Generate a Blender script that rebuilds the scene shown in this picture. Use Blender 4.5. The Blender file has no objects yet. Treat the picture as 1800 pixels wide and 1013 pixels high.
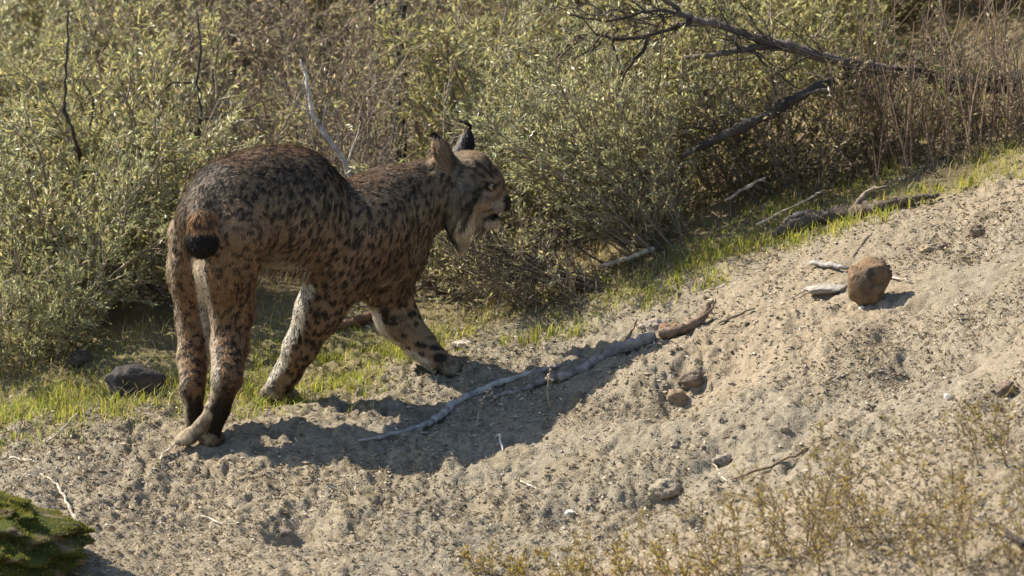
import bpy, math, random
import numpy as np
from mathutils import Vector

random.seed(7)
RNG = np.random.default_rng(11)
SC = bpy.context.scene
COL = SC.collection

# ------------------------------------------------------------------ camera
PITCH = math.radians(10.0)
DIST = 15.0
cam_d = bpy.data.cameras.new('camera')
cam = bpy.data.objects.new('camera', cam_d)
COL.objects.link(cam)
CAM = np.array([0.0, -DIST * math.cos(PITCH), DIST * math.sin(PITCH)])
cam.location = CAM
cam.rotation_euler = (math.pi / 2 - PITCH, 0, 0)
cam_d.sensor_width = 36.0
cam_d.lens = 36.0 * DIST / 2.25
cam_d.clip_start = 0.5
cam_d.clip_end = 3000
cam_d.dof.use_dof = True
cam_d.dof.focus_distance = 15.1
cam_d.dof.aperture_fstop = 6.3
SC.camera = cam

# ------------------------------------------------------------------ sky, sun, exposure
SUN_TO = Vector((-1.0, 0.47, 1.03)).normalized()        # towards the sun: behind the animal, to its left
ELEV = math.asin(SUN_TO.z)
world = bpy.data.worlds.new('World')
SC.world = world
world.use_nodes = True
wn = world.node_tree.nodes
wl = world.node_tree.links
wn.clear()
sky = wn.new('ShaderNodeTexSky')
sky.sky_type = 'NISHITA'
sky.sun_disc = False
sky.sun_elevation = ELEV
sky.sun_rotation = math.atan2(SUN_TO.x, SUN_TO.y)
sky.altitude = 300
bg = wn.new('ShaderNodeBackground')
bg.inputs['Strength'].default_value = 0.105
wo = wn.new('ShaderNodeOutputWorld')
wl.new(sky.outputs[0], bg.inputs[0])
wl.new(bg.outputs[0], wo.inputs[0])
sun_d = bpy.data.lights.new('sun', 'SUN')
sun_d.energy = 5.0
sun_d.angle = math.radians(0.53)
sun_d.color = (1.0, 0.92, 0.79)
sun = bpy.data.objects.new('sun', sun_d)
COL.objects.link(sun)
sun.rotation_euler = (-SUN_TO).to_track_quat('-Z', 'Y').to_euler()
sun.location = (-6, 6, 8)
SC.view_settings.view_transform = 'Standard'
SC.view_settings.look = 'None'
SC.view_settings.exposure = 0.95
SC.view_settings.gamma = 1.0
SC.view_settings.use_curve_mapping = False
SC.cycles.max_bounces = 6
SC.cycles.transparent_max_bounces = 4

# ------------------------------------------------------------------ helpers
def at(px, py, Y):
    """a point of the photograph at depth Y (metres away from the animal's hind feet)"""
    u = (px - 900.0) / 1800 * 2.25 / DIST
    v = (506.5 - py) / 1800 * 2.25 / DIST
    f = np.array([0, math.cos(PITCH), -math.sin(PITCH)])
    up = np.array([0, math.sin(PITCH), math.cos(PITCH)])
    d = f + up * v + np.array([u, 0, 0])
    return CAM + d * ((Y - CAM[1]) / d[1])

def _hash(ix, iy, iz, seed):
    ix = np.atleast_1d(ix); iy = np.atleast_1d(iy); iz = np.atleast_1d(iz)
    h = (ix.astype(np.int64) * 374761393 + iy.astype(np.int64) * 668265263 + iz.astype(np.int64) * 2147483647 + seed * 1274126177) & 0xFFFFFFFF
    h = ((h ^ (h >> 13)) * 1274126177) & 0xFFFFFFFF
    h = (h ^ (h >> 16))
    h = (h * 2246822519) & 0xFFFFFFFF
    h = h ^ (h >> 15)
    return (h & 0xFFFF) / 65535.0

def noise3(p, seed=0):
    p = np.asarray(p, float)
    i = np.floor(p).astype(np.int64)
    f = p - i
    f = f * f * f * (f * (f * 6 - 15) + 10)
    out = 0
    for dx in (0, 1):
        wx = f[..., 0] if dx else 1 - f[..., 0]
        for dy in (0, 1):
            wy = f[..., 1] if dy else 1 - f[..., 1]
            for dz in (0, 1):
                wz = f[..., 2] if dz else 1 - f[..., 2]
                out = out + wx * wy * wz * _hash(i[..., 0] + dx, i[..., 1] + dy, i[..., 2] + dz, seed)
    return out * 2 - 1

def noise2(x, y, seed=0):
    x = np.asarray(x, float); y = np.asarray(y, float)
    ix = np.floor(x).astype(np.int64); iy = np.floor(y).astype(np.int64)
    fx = x - ix; fy = y - iy
    fx = fx * fx * fx * (fx * (fx * 6 - 15) + 10); fy = fy * fy * fy * (fy * (fy * 6 - 15) + 10)
    z = np.zeros_like(ix)
    a = _hash(ix, iy, z, seed); b = _hash(ix + 1, iy, z, seed); c = _hash(ix, iy + 1, z, seed); d = _hash(ix + 1, iy + 1, z, seed)
    return ((a * (1 - fx) + b * fx) * (1 - fy) + (c * (1 - fx) + d * fx) * fy) * 2 - 1

def sstep(a, b, x):
    t = np.clip((x - a) / (b - a), 0, 1)
    return t * t * (3 - 2 * t)

def link(name, data, parent=None):
    o = bpy.data.objects.new(name, data)
    COL.objects.link(o)
    if parent is not None:
        o.parent = parent
    return o

def tag(o, label=None, cat=None, group=None, kind=None):
    if label: o['label'] = label
    if cat: o['category'] = cat
    if group: o['group'] = group
    if kind: o['kind'] = kind
    return o

def empty(name, loc=(0, 0, 0)):
    o = link(name, None)
    o.location = loc
    o.empty_display_size = 0.05
    return o

def mesh_np(name, verts, tris=None, quads=None, col=None, mat=None, smooth=False):
    """mesh from numpy arrays, an optional colour for each vertex"""
    me = bpy.data.meshes.new(name)
    verts = np.ascontiguousarray(verts, dtype=np.float32)
    nt = 0 if tris is None else len(tris)
    nq = 0 if quads is None else len(quads)
    me.vertices.add(len(verts))
    me.vertices.foreach_set('co', verts.ravel())
    loops = []
    starts = []
    if nq:
        loops.append(np.asarray(quads, np.int32).ravel()); starts.append(np.arange(nq, dtype=np.int32) * 4)
    if nt:
        loops.append(np.asarray(tris, np.int32).ravel()); starts.append(nq * 4 + np.arange(nt, dtype=np.int32) * 3)
    loops = np.concatenate(loops); starts = np.concatenate(starts)
    me.loops.add(len(loops))
    me.loops.foreach_set('vertex_index', loops)
    me.polygons.add(nq + nt)
    me.polygons.foreach_set('loop_start', starts)
    me.update(calc_edges=True)
    if smooth:
        me.polygons.foreach_set('use_smooth', np.ones(nq + nt, bool))
    else:
        me.polygons.foreach_set('use_smooth', np.zeros(nq + nt, bool))
    if col is not None:
        a = me.color_attributes.new('Col', 'FLOAT_COLOR', 'POINT')
        c = np.ones((len(verts), 4), np.float32)
        c[:, :3] = col
        a.data.foreach_set('color', c.ravel())
    if mat is not None:
        me.materials.append(mat)
    me.update()
    return me

class Geo:
    """collects pieces of one mesh"""
    def __init__(s):
        s.v = []; s.t = []; s.q = []; s.c = []; s.n = 0
    def add(s, v, t=None, q=None, c=(1, 1, 1)):
        v = np.asarray(v, float)
        s.v.append(v)
        if t is not None and len(t): s.t.append(np.asarray(t) + s.n)
        if q is not None and len(q): s.q.append(np.asarray(q) + s.n)
        c = np.asarray(c, float)
        s.c.append(np.broadcast_to(c, (len(v), 3)))
        s.n += len(v)
    def tube(s, pts, rad, sides=5, c=(1, 1, 1), rough=0.0, cap=True):
        pts = np.asarray(pts, float); n = len(pts)
        rad = np.broadcast_to(np.asarray(rad, float), (n,))
        tan = np.gradient(pts, axis=0)
        tan /= np.linalg.norm(tan, axis=1)[:, None] + 1e-12
        ref = np.array([0, 0, 1.0]) if abs(tan[:, 2]).mean() < 0.8 else np.array([1.0, 0, 0])
        a = np.cross(tan, ref); a /= np.linalg.norm(a, axis=1)[:, None] + 1e-12
        b = np.cross(tan, a)
        th = np.arange(sides) / sides * 2 * math.pi
        r = rad[:, None] * np.ones((1, sides))
        if rough:
            r = r * (1 + rough * RNG.uniform(-1, 1, (n, sides)))
        ring = pts[:, None, :] + (a[:, None, :] * np.cos(th)[None, :, None] + b[:, None, :] * np.sin(th)[None, :, None]) * r[:, :, None]
        v = ring.reshape(-1, 3)
        i = np.arange(n - 1)[:, None] * sides; j = np.arange(sides)[None, :]; k = (j + 1) % sides
        q = np.stack([i + j, i + k, i + sides + k, i + sides + j], -1).reshape(-1, 4)
        t = []
        if cap:
            v = np.vstack([v, pts[:1] - tan[:1] * rad[0] * .3, pts[-1:] + tan[-1:] * rad[-1] * .4])
            m = n * sides
            jj = np.arange(sides); kk = (jj + 1) % sides
            t = np.vstack([np.stack([kk, jj, np.full(sides, m)], -1), np.stack([(n - 1) * sides + jj, (n - 1) * sides + kk, np.full(sides, m + 1)], -1)])
        if np.ndim(c) == 2:
            c = np.repeat(np.asarray(c, float), sides, axis=0)
            if cap: c = np.vstack([c, c[:1], c[-1:]])
        s.add(v, t, q, c)
    def mesh(s, name, mat=None, smooth=False):
        return mesh_np(name, np.vstack(s.v), np.vstack(s.t) if s.t else None, np.vstack(s.q) if s.q else None, np.vstack(s.c), mat, smooth)

def smooth_path(pts, n):
    """Catmull-Rom through the points"""
    p = np.asarray(pts, float)
    p = np.vstack([2 * p[0] - p[1], p, 2 * p[-1] - p[-2]])
    out = []
    m = len(p) - 3
    for s in np.linspace(0, m - 1e-6, n):
        i = int(s); t = s - i
        a, b, c, d = p[i:i + 4]
        out.append(.5 * (2 * b + (c - a) * t + (2 * a - 5 * b + 4 * c - d) * t * t + (3 * b - a - 3 * c + d) * t ** 3))
    return np.array(out)

# ------------------------------------------------------------------ materials
def new_mat(name):
    m = bpy.data.materials.new(name)
    m.use_nodes = True
    nt = m.node_tree
    nt.nodes.clear()
    out = nt.nodes.new('ShaderNodeOutputMaterial')
    return m, nt, out

def mat_vcol(name, rough=0.8, spec=0.2, trans=0.0, bump=0.0, bscale=60, vary=0.0, vscale=40, tcol=(1.0, 1.0, 1.0), sheen=0.0):
    m, nt, out = new_mat(name)
    at_ = nt.nodes.new('ShaderNodeAttribute'); at_.attribute_name = 'Col'
    col = at_.outputs['Color']
    tc = nt.nodes.new('ShaderNodeTexCoord')
    if vary:
        no = nt.nodes.new('ShaderNodeTexNoise'); no.inputs['Scale'].default_value = vscale; no.inputs['Detail'].default_value = 5
        nt.links.new(tc.outputs['Object'], no.inputs['Vector'])
        mr = nt.nodes.new('ShaderNodeMapRange')
        mr.inputs['From Min'].default_value = .25; mr.inputs['From Max'].default_value = .75
        mr.inputs['To Min'].default_value = 1 - vary; mr.inputs['To Max'].default_value = 1 + vary
        nt.links.new(no.outputs['Fac'], mr.inputs['Value'])
        mx = nt.nodes.new('ShaderNodeVectorMath'); mx.operation = 'SCALE'
        nt.links.new(col, mx.inputs[0]); nt.links.new(mr.outputs[0], mx.inputs['Scale'])
        col = mx.outputs[0]
    pb = nt.nodes.new('ShaderNodeBsdfPrincipled')
    pb.inputs['Roughness'].default_value = rough
    pb.inputs['Specular IOR Level'].default_value = spec
    nt.links.new(col, pb.inputs['Base Color'])
    if bump:
        nb = nt.nodes.new('ShaderNodeTexNoise'); nb.inputs['Scale'].default_value = bscale; nb.inputs['Detail'].default_value = 6
        nt.links.new(tc.outputs['Object'], nb.inputs['Vector'])
        bu = nt.nodes.new('ShaderNodeBump'); bu.inputs['Strength'].default_value = bump; bu.inputs['Distance'].default_value = .01
        nt.links.new(nb.outputs['Fac'], bu.inputs['Height'])
        nt.links.new(bu.outputs[0], pb.inputs['Normal'])
    if trans:
        tr = nt.nodes.new('ShaderNodeBsdfTranslucent')
        tm = nt.nodes.new('ShaderNodeVectorMath'); tm.operation = 'MULTIPLY'
        tm.inputs[1].default_value = tcol
        nt.links.new(col, tm.inputs[0])
        nt.links.new(tm.outputs[0], tr.inputs['Color'])
        mix = nt.nodes.new('ShaderNodeMixShader'); mix.inputs[0].default_value = trans
        nt.links.new(pb.outputs[0], mix.inputs[1]); nt.links.new(tr.outputs[0], mix.inputs[2])
        nt.links.new(mix.outputs[0], out.inputs[0])
    else:
        nt.links.new(pb.outputs[0], out.inputs[0])
    return m

M_SOIL = mat_vcol('soil', .95, .1, bump=.55, bscale=260, vary=.30, vscale=170)
M_STONE = mat_vcol('stone', .9, .2, bump=.5, bscale=120, vary=.22, vscale=60)
M_LEAF = mat_vcol('leaf', .34, .7, trans=.52, tcol=(1.25, 1.22, .90))
M_GRASS = mat_vcol('grass_blade', .5, .3, trans=.5, tcol=(1.35, 1.35, .7))
M_BARK = mat_vcol('bark', .85, .2, bump=.8, bscale=90, vary=.35, vscale=70)
M_STRAW = mat_vcol('straw', .7, .25, trans=.2)
M_LITTER = mat_vcol('litter', .85, .2, trans=.1)
M_MOSS = mat_vcol('moss', .8, .1, trans=.35, tcol=(1.2, 1.25, .6))
M_SKIN = mat_vcol('hide', .8, .15)
M_FUR = mat_vcol('fur', .5, .3, trans=.30, tcol=(1.15, 1.05, .9))

# ------------------------------------------------------------------ ground
def g_x(x):
    t = np.clip((x + .35) / .7, 0, 1)
    xm = np.clip(x, -5, 5)
    return -.345 + .05 * (xm + .6875) + .29 * .7 * (t ** 3 - t ** 4 / 2) + .29 * np.clip(xm - .35, 0, None)

def ground_base(x, y):
    yy = np.where(y > 3, 3 + (y - 3) * .35, y)
    yy = np.where(yy < -4, -4 + (yy + 4) * .5, yy)
    yy = np.clip(yy, -8, 12)
    return g_x(x) + .14 * yy

def edge_y(x):
    """where the bare soil gives way to grass"""
    return np.interp(x, [-3, -1.125, -.7, -.425, -.1, .2, 3], [.0, .02, .10, .27, .46, .53, .53])

HOLLOWS = []   # (x, y, rx, ry, dz)

def ground_full(x, y, fine=True):
    z = ground_base(x, y)
    near = np.exp(-np.clip(np.hypot(x, y) - 3, 0, None))
    z = z + .020 * noise2(x * 2.2, y * 2.2, 1) * near + .06 * noise2(x * .35, y * .35, 9) * (1 - near)
    z = z + .009 * noise2(x * 7, y * 6, 2) * near
    for (hx, hy, rx, ry, dz) in HOLLOWS:
        z = z + dz * np.exp(-((x - hx) / rx) ** 2 - ((y - hy) / ry) ** 2)
    if fine:
        n1 = noise2(x * 22, y * 17, 3); n2 = noise2(x * 50, y * 38, 4); n3 = noise2(x * 110, y * 85, 5)
        patch = .42 + .62 * sstep(-.6, .6, noise2(x * 3.1 + 5, y * 2.6, 6) + .4 * noise2(x * 8, y * 7, 7))
        z = z + near * patch * (.0085 * np.sign(n1) * np.abs(n1) ** .8 + .0080 * (1 - np.abs(n2) * 2) + .0046 * n3)
    return z

def on_ground(px, py, lift=0.0):
    """photograph pixel -> the spot of ground it shows"""
    Y = 0.0
    p0 = at(px, py, -6.0); p1 = at(px, py, 6.0)
    lo, hi = 0.0, 1.0
    for _ in range(40):
        m = (lo + hi) / 2
        p = p0 + (p1 - p0) * m
        if p[2] > gz(p[0], p[1]): lo = m
        else: hi = m
    p = p0 + (p1 - p0) * lo
    return np.array([p[0], p[1], gz(p[0], p[1]) + lift])

def gz(x, y):
    return float(np.ravel(ground_full(np.array([float(x)]), np.array([float(y)]), False))[0])

for (px, py, rx, ry, dz) in [(1195, 690, .07, .12, -.030), (1130, 715, .09, .07, -.018), (1270, 660, .07, .10, -.024), (1160, 650, .08, .1, .015),
                             (1170, 868, .05, .09, -.028), (1120, 880, .10, .06, -.016), (1160, 835, .09, .06, .014), (995, 905, .04, .05, -.022),
                             (1235, 912, .03, .05, -.02), (1380, 760, .07, .07, -.022), (1420, 745, .05, .06, -.02), (1270, 800, .05, .07, -.02),
                             (1720, 420, .06, .12, -.025), (1640, 420, .09, .10, -.02), (1600, 640, .06, .08, -.018), (1590, 665, .05, .06, -.018),
                             (1780, 690, .05, .09, -.03), (1690, 640, .05, .08, -.015), (500, 935, .05, .06, -.024), (540, 950, .04, .07, -.024),
                             (640, 805, .05, .05, -.014), (820, 890, .05, .05, -.012), (700, 870, .08, .06, -.012), (1480, 600, .10, .12, .02),
                             (620, 960, .07, .06, -.016), (900, 830, .08, .06, -.010), (1330, 700, .10, .08, .012), (1500, 690, .08, .1, -.012)]:
    p = on_ground(px, py)
    HOLLOWS.append((p[0], p[1], rx, ry, dz * 1.5))
pm = on_ground(30, 985)
HOLLOWS.append((pm[0] - .10, pm[1] + .10, .20, .30, .07))

def axis(core0, core1, step, far):
    c = np.arange(core0, core1 + step / 2, step)
    out = []; s = step; x = core1
    while x < far:
        s *= 1.22; x += s; out.append(x)
    lo = []; s = step; x = core0
    while x > -far:
        s *= 1.22; x -= s; lo.append(x)
    return np.array(lo[::-1] + list(c) + out)

gx = axis(-1.40, 1.50, .0064, 900)
gy = axis(-2.30, .85, .0076, 900)
X, Y = np.meshgrid(gx, gy)
Z = ground_full(X, Y)
nx, ny = len(gx), len(gy)
ii, jj = np.meshgrid(np.arange(nx - 1), np.arange(ny - 1))
base = (jj * nx + ii).ravel()
quads = np.stack([base, base + 1, base + nx + 1, base + nx], -1)
x, y = X.ravel(), Y.ravel()
n_big = noise2(x * 1.6, y * 1.6, 21); n_mid = noise2(x * 9, y * 7, 22); n_fin = noise2(x * 60, y * 45, 23); n_fin2 = noise2(x * 130, y * 100, 24)
tan = np.array([.285, .230, .158]); tan2 = np.array([.222, .176, .113]); grey = np.array([.265, .235, .182]); brown = np.array([.105, .080, .050])
w = sstep(-.5, .6, n_big)[:, None]
gc = tan * (1 - w) + grey * w * .55 + tan2 * w * .45
w = sstep(.15, .8, n_mid)[:, None] * .5
gc = gc * (1 - w) + tan2 * w
w = sstep(.35, .9, n_fin)[:, None] * .55
gc = gc * (1 - w) + brown * w
w = sstep(.45, .9, n_fin2)[:, None] * .4
gc = gc * (1 - w) + np.array([.42, .365, .28]) * w
dE = y - edge_y(x) + .10 * noise2(x * 5, y * 5, 25)
w = sstep(-.03, .22, dE)[:, None]
soil_g = np.array([.14, .11, .06]) * (1 + .4 * n_mid[:, None]) + np.array([.02, .025, .0]) * sstep(-.2, .6, n_big)[:, None]
w2 = (w * .8)
gc = gc * (1 - w2) + soil_g * w2
g_me = mesh_np('ground', np.stack([x, y, Z.ravel()], -1), None, quads, gc, M_SOIL, True)
ground = link('ground', g_me)
tag(ground, kind='structure')

# ------------------------------------------------------------------ the lynx
PX = 1.0 / 800.0
def build_lynx():
    H_DIR = np.array([.78, .62, .12]); H_DIR /= np.linalg.norm(H_DIR)      # the way it walks
    # chains of (px, py, depth, radius in px); region; blend
    RHp = on_ground(368, 783); LHp = on_ground(330, 780); NFp = on_ground(497, 708); FFp = on_ground(790, 655)
    yRH, yLH, yNF, yFF = RHp[1], LHp[1], NFp[1], FFp[1]
    chains = [
        ('torso', .035, [(372, 385, .030, 60), (408, 364, .07, 80), (450, 364, .11, 88), (505, 366, .16, 100), (582, 408, .21, 84), (650, 408, .265, 81)]),
        ('torso', .03, [(470, 330, .13, 70), (512, 336, .165, 70)]),
        ('torso', .03, [(662, 386, .27, 86), (694, 368, .30, 72)]),
        ('torso', .03, [(640, 440, .25, 62), (686, 425, .31, 60)]),                  # chest
        ('neck', .03, [(692, 360, .30, 68), (752, 336, .335, 50), (790, 325, .36, 46)]),
        ('neck', .03, [(698, 398, .31, 56), (756, 362, .345, 42)]),
        # near hind leg
        ('hind', .03, [(415, 410, .0, 62), (398, 475, .0, 50), (408, 545, .02, 39)]),
        ('hind', .018, [(408, 545, .02, 37), (404, 610, -.005, 31), (399, 665, yRH - .03, 26)]),
        ('meta', .012, [(399, 668, yRH - .03, 24), (383, 720, yRH - .01, 20), (370, 762, yRH + .0, 17)]),
        ('paw', .010, [(366, 768, yRH - .005, 17), (378, 771, yRH + .035, 15)]),
        ('sole', .018, [(376, 716, yRH - .022, 7), (356, 745, yRH - .026, 9), (334, 765, yRH - .022, 13)]),
        ('sole', .008, [(334, 766, yRH - .022, 13), (318, 771, yRH - .012, 11)]),
        ('sole', .005, [(338, 772, yRH - .035, 9), (326, 777, yRH - .035, 8)]),
        ('sole', .005, [(326, 772, yRH - .03, 8), (313, 777, yRH - .028, 7)]),
        # far hind leg
        ('hind', .03, [(345, 415, .08, 50), (338, 480, .085, 40), (343, 560, .10, 33)]),
        ('hind', .018, [(343, 560, .10, 31), (340, 630, .06, 26), (338, 685, yLH + .03, 21)]),
        ('meta', .012, [(338, 685, yLH + .03, 20), (341, 728, yLH + .035, 16), (343, 756, yLH + .04, 14)]),
        ('paw', .010, [(343, 758, yLH + .04, 14), (352, 756, yLH + .07, 12)]),
        # near foreleg
        ('torso', .03, [(640, 400, .215, 70), (600, 470, .20, 60)]),
        ('fore_near', .03, [(600, 470, .20, 54), (562, 545, .20, 39), (528, 612, .225, 30)]),
        ('fore_near', .015, [(528, 612, .225, 29), (508, 652, yNF - .01, 23), (494, 672, yNF - .012, 23)]),
        ('paw', .010, [(488, 683, yNF - .012, 20), (500, 697, yNF, 14)]),
        ('paw', .008, [(472, 690, yNF - .02, 13), (480, 700, yNF - .01, 10)]),
        ('paw', .008, [(505, 690, yNF + .0, 14), (518, 699, yNF + .015, 11)]),
        # far foreleg
        ('torso', .03, [(690, 440, .33, 62), (678, 490, .36, 50)]),
        ('fore_far', .025, [(678, 500, .37, 44), (698, 560, .385, 36), (738, 605, .39, 28)]),
        ('fore_far', .015, [(738, 605, .39, 27), (770, 636, yFF, 22)]),
        ('paw', .010, [(776, 640, yFF, 20), (798, 642, yFF + .015, 15)]),
        ('paw', .005, [(795, 640, yFF + .03, 13), (816, 634, yFF + .05, 10)]),
        ('paw', .004, [(795, 645, yFF + .005, 11), (812, 646, yFF + .012, 8.5)]),
        ('paw', .004, [(786, 650, yFF - .012, 10), (800, 653, yFF - .012, 8)]),
        # tail
        ('tail', .015, [(362, 352, .0, 24), (357, 392, -.05, 22), (355, 418, -.068, 21)]),
        ('tailtip', .02, [(342, 424, -.066, 13), (355, 429, -.072, 17)]),
        ('tailtip', .02, [(355, 429, -.072, 17), (368, 424, -.066, 13)]),
        # head
        ('head', .020, [(790, 318, .36, 46), (822, 312, .37, 46)]),
        ('head', .014, [(835, 308, .37, 40), (862, 322, .372, 24)]),                  # forehead
        ('head', .012, [(862, 318, .372, 20), (888, 352, .374, 10)]),                 # bridge of the nose
        ('head', .016, [(818, 348, .332, 33), (842, 350, .348, 24)]),                  # near cheek
        ('head', .016, [(818, 348, .408, 33), (842, 350, .392, 24)]),                  # far cheek
        ('muzzle', .010, [(858, 353, .372, 22), (882, 363, .374, 14.5)]),
        ('muzzle', .006, [(872, 364, .358, 11), (884, 364, .366, 8)]),
        ('muzzle', .006, [(872, 364, .39, 11), (884, 364, .382, 8)]),
        ('nose', .005, [(891, 355, .374, 8), (893, 363, .374, 6)]),
        ('chin', .012, [(835, 376, .37, 24), (862, 387, .373, 14)]),
        ('chin', .008, [(860, 388, .373, 12), (872, 387, .373, 8)]),
        ('ruff', .014, [(807, 352, .322, 33), (809, 395, .314, 22), (812, 430, .312, 9)]),
        ('ruff', .014, [(805, 350, .42, 28), (806, 395, .425, 14), (812, 415, .425, 6)]),
        ('brow', .005, [(848, 315, .341, 12), (868, 321, .350, 8.5)]),
        ('brow', .006, [(850, 314, .397, 11), (868, 320, .39, 8)]),
        ('ear', .010, [(783, 288, .325, 22), (774, 262, .318, 16), (768, 243, .316, 6)]),
        ('farear', .010, [(812, 274, .415, 20), (820, 250, .425, 13), (825, 232, .428, 5)]),
    ]
    carve = [([(756, 292, .292, 13), (760, 262, .298, 9)], .006), ([(800, 262, .445, 9), (812, 248, .448, 6)], .004)]
    prims = []
    for reg, k, ch in chains:
        for a, b in zip(ch[:-1], ch[1:]):
            prims.append((reg, k, at(*a[:3]), at(*b[:3]), a[3] * PX, b[3] * PX))
    allp = np.array([p for pr in prims for p in (pr[2], pr[3])])
    h = .0046
    lo = allp.min(0) - .14; hi = allp.max(0) + .14
    dims = np.ceil((hi - lo) / h).astype(int)
    F = np.full(dims, 1.0, np.float32)
    ax = [(lo[i] + np.arange(dims[i]) * h).astype(np.float32) for i in range(3)]
    def cap(Px, Py, Pz, a, b, ra, rb):
        ab = b - a; L2 = max(float(ab @ ab), 1e-12)
        t = np.clip(((Px - a[0]) * ab[0] + (Py - a[1]) * ab[1] + (Pz - a[2]) * ab[2]) / L2, 0, 1)
        d = np.sqrt((Px - a[0] - t * ab[0]) ** 2 + (Py - a[1] - t * ab[1]) ** 2 + (Pz - a[2] - t * ab[2]) ** 2)
        return d - (ra + t * (rb - ra))
    def region_slices(a, b, r):
        s = []
        for i in range(3):
            i0 = int(max(0, (min(a[i], b[i]) - r - lo[i]) / h)); i1 = int(min(dims[i], (max(a[i], b[i]) + r - lo[i]) / h + 2))
            s.append(slice(i0, i1))
        return tuple(s)
    for reg, k, a, b, ra, rb in prims:
        s = region_slices(a, b, max(ra, rb) + .05)
        Px = ax[0][s[0]][:, None, None]; Py = ax[1][s[1]][None, :, None]; Pz = ax[2][s[2]][None, None, :]
        d = cap(Px, Py, Pz, a, b, ra, rb)
        f = F[s]
        hh = np.clip(.5 + .5 * (f - d) / k, 0, 1)
        F[s] = f * (1 - hh) + d * hh - k * hh * (1 - hh)
    for ch, k in carve:
        for a_, b_ in zip(ch[:-1], ch[1:]):
            a = at(*a_[:3]); b = at(*b_[:3])
            s = region_slices(a, b, max(a_[3], b_[3]) * PX + .03)
            d = -cap(ax[0][s[0]][:, None, None], ax[1][s[1]][None, :, None], ax[2][s[2]][None, None, :], a, b, a_[3] * PX, b_[3] * PX)
            f = F[s]
            hh = np.clip(.5 - .5 * (f - d) / k, 0, 1)
            F[s] = f * (1 - hh) + d * hh + k * hh * (1 - hh)
    # open mouth: a wedge cut through between the upper and the lower jaw
    a = at(852, 380, .37); b = at(894, 373, .37)
    s = region_slices(a, b, .06)
    Px = ax[0][s[0]][:, None, None]; Pz = ax[2][s[2]][None, None, :]
    ab = (b - a)[[0, 2]]; t = np.clip(((Px - a[0]) * ab[0] + (Pz - a[2]) * ab[1]) / (ab @ ab), 0, 1)
    dd = np.sqrt((Px - a[0] - t * ab[0]) ** 2 + (Pz - a[2] - t * ab[1]) ** 2) - (.0008 + .0032 * t)
    F[s] = np.maximum(F[s], np.broadcast_to(-dd, F[s].shape))
    # surface nets
    S = F < 0
    n0, n1, n2 = dims
    c = [S[i:n0 - 1 + i, j:n1 - 1 + j, k:n2 - 1 + k] for i in (0, 1) for j in (0, 1) for k in (0, 1)]
    tot = sum(q.astype(np.int8) for q in c)
    act = (tot > 0) & (tot < 8)
    idx = np.full(act.shape, -1, np.int32)
    I = np.argwhere(act)
    idx[act] = np.arange(len(I))
    acc = np.zeros((len(I), 3)); cnt = np.zeros(len(I))
    corners = [(i, j, k) for i in (0, 1) for j in (0, 1) for k in (0, 1)]
    for ca in corners:
        for axn in range(3):
            if ca[axn]: continue
            cb = list(ca); cb[axn] = 1
            fa = F[I[:, 0] + ca[0], I[:, 1] + ca[1], I[:, 2] + ca[2]]
            fb = F[I[:, 0] + cb[0], I[:, 1] + cb[1], I[:, 2] + cb[2]]
            m = (fa < 0) != (fb < 0)
            t = np.where(m, fa / np.where(m, fa - fb, 1), 0)
            pos = np.array(ca, float)[None, :].repeat(len(I), 0); pos[:, axn] = t
            acc += pos * m[:, None]; cnt += m
    V = lo + (I + acc / cnt[:, None]) * h
    Q = []
    for axn in range(3):
        sl0 = [slice(1, -1)] * 3; sl1 = [slice(1, -1)] * 3
        sl0[axn] = slice(0, -1); sl1[axn] = slice(1, None)
        A = S[tuple(sl0)]; B = S[tuple(sl1)]
        E = np.argwhere(A != B)
        ins = A[A != B]
        off = np.array([1, 1, 1]); off[axn] = 0
        E = E + off
        u, w = [(1, 2), (2, 0), (0, 1)][axn]
        def cell(du, dw):
            e = E.copy(); e[:, u] -= du; e[:, w] -= dw
            return idx[e[:, 0], e[:, 1], e[:, 2]]
        q = np.stack([cell(1, 1), cell(0, 1), cell(0, 0), cell(1, 0)], -1)
        q[~ins] = q[~ins][:, ::-1]
        Q.append(q)
    Q = np.vstack(Q)
    Q = Q[(Q >= 0).all(1)]
    # relax a little
    nb = np.vstack([Q[:, [0, 1]], Q[:, [1, 2]], Q[:, [2, 3]], Q[:, [3, 0]]])
    for _ in range(3):
        sm = np.zeros_like(V); ct = np.zeros(len(V))
        for a_, b_ in ((0, 1), (1, 0)):
            np.add.at(sm, nb[:, a_], V[nb[:, b_]]); np.add.at(ct, nb[:, a_], 1)
        V = V * .5 + .5 * sm / ct[:, None]
    fn = np.cross(V[Q[:, 2]] - V[Q[:, 0]], V[Q[:, 3]] - V[Q[:, 1]])
    N = np.zeros_like(V)
    for k in range(4): np.add.at(N, Q[:, k], fn)
    N /= np.linalg.norm(N, axis=1)[:, None] + 1e-12
    # regions
    best = np.full(len(V), 9.0); reg = np.zeros(len(V), int)
    names = sorted(set(p[0] for p in prims))
    for r_, k, a, b, ra, rb in prims:
        d = cap(V[:, 0], V[:, 1], V[:, 2], a, b, ra, rb)
        m = d < best
        best[m] = d[m]; reg[m] = names.index(r_)
    R = {n: reg == i for i, n in enumerate(names)}
    # photograph coordinates of every point of the coat, used only to lay out the markings
    dv = V - CAM
    f_ = np.array([0, math.cos(PITCH), -math.sin(PITCH)]); up_ = np.array([0, math.sin(PITCH), math.cos(PITCH)])
    dep = dv @ f_
    px = 900 + dv[:, 0] / dep * DIST / 2.25 * 1800; py = 506.5 - (dv @ up_) / dep * DIST / 2.25 * 1800
    nV = len(V)
    C = np.zeros((nV, 3))
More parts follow.
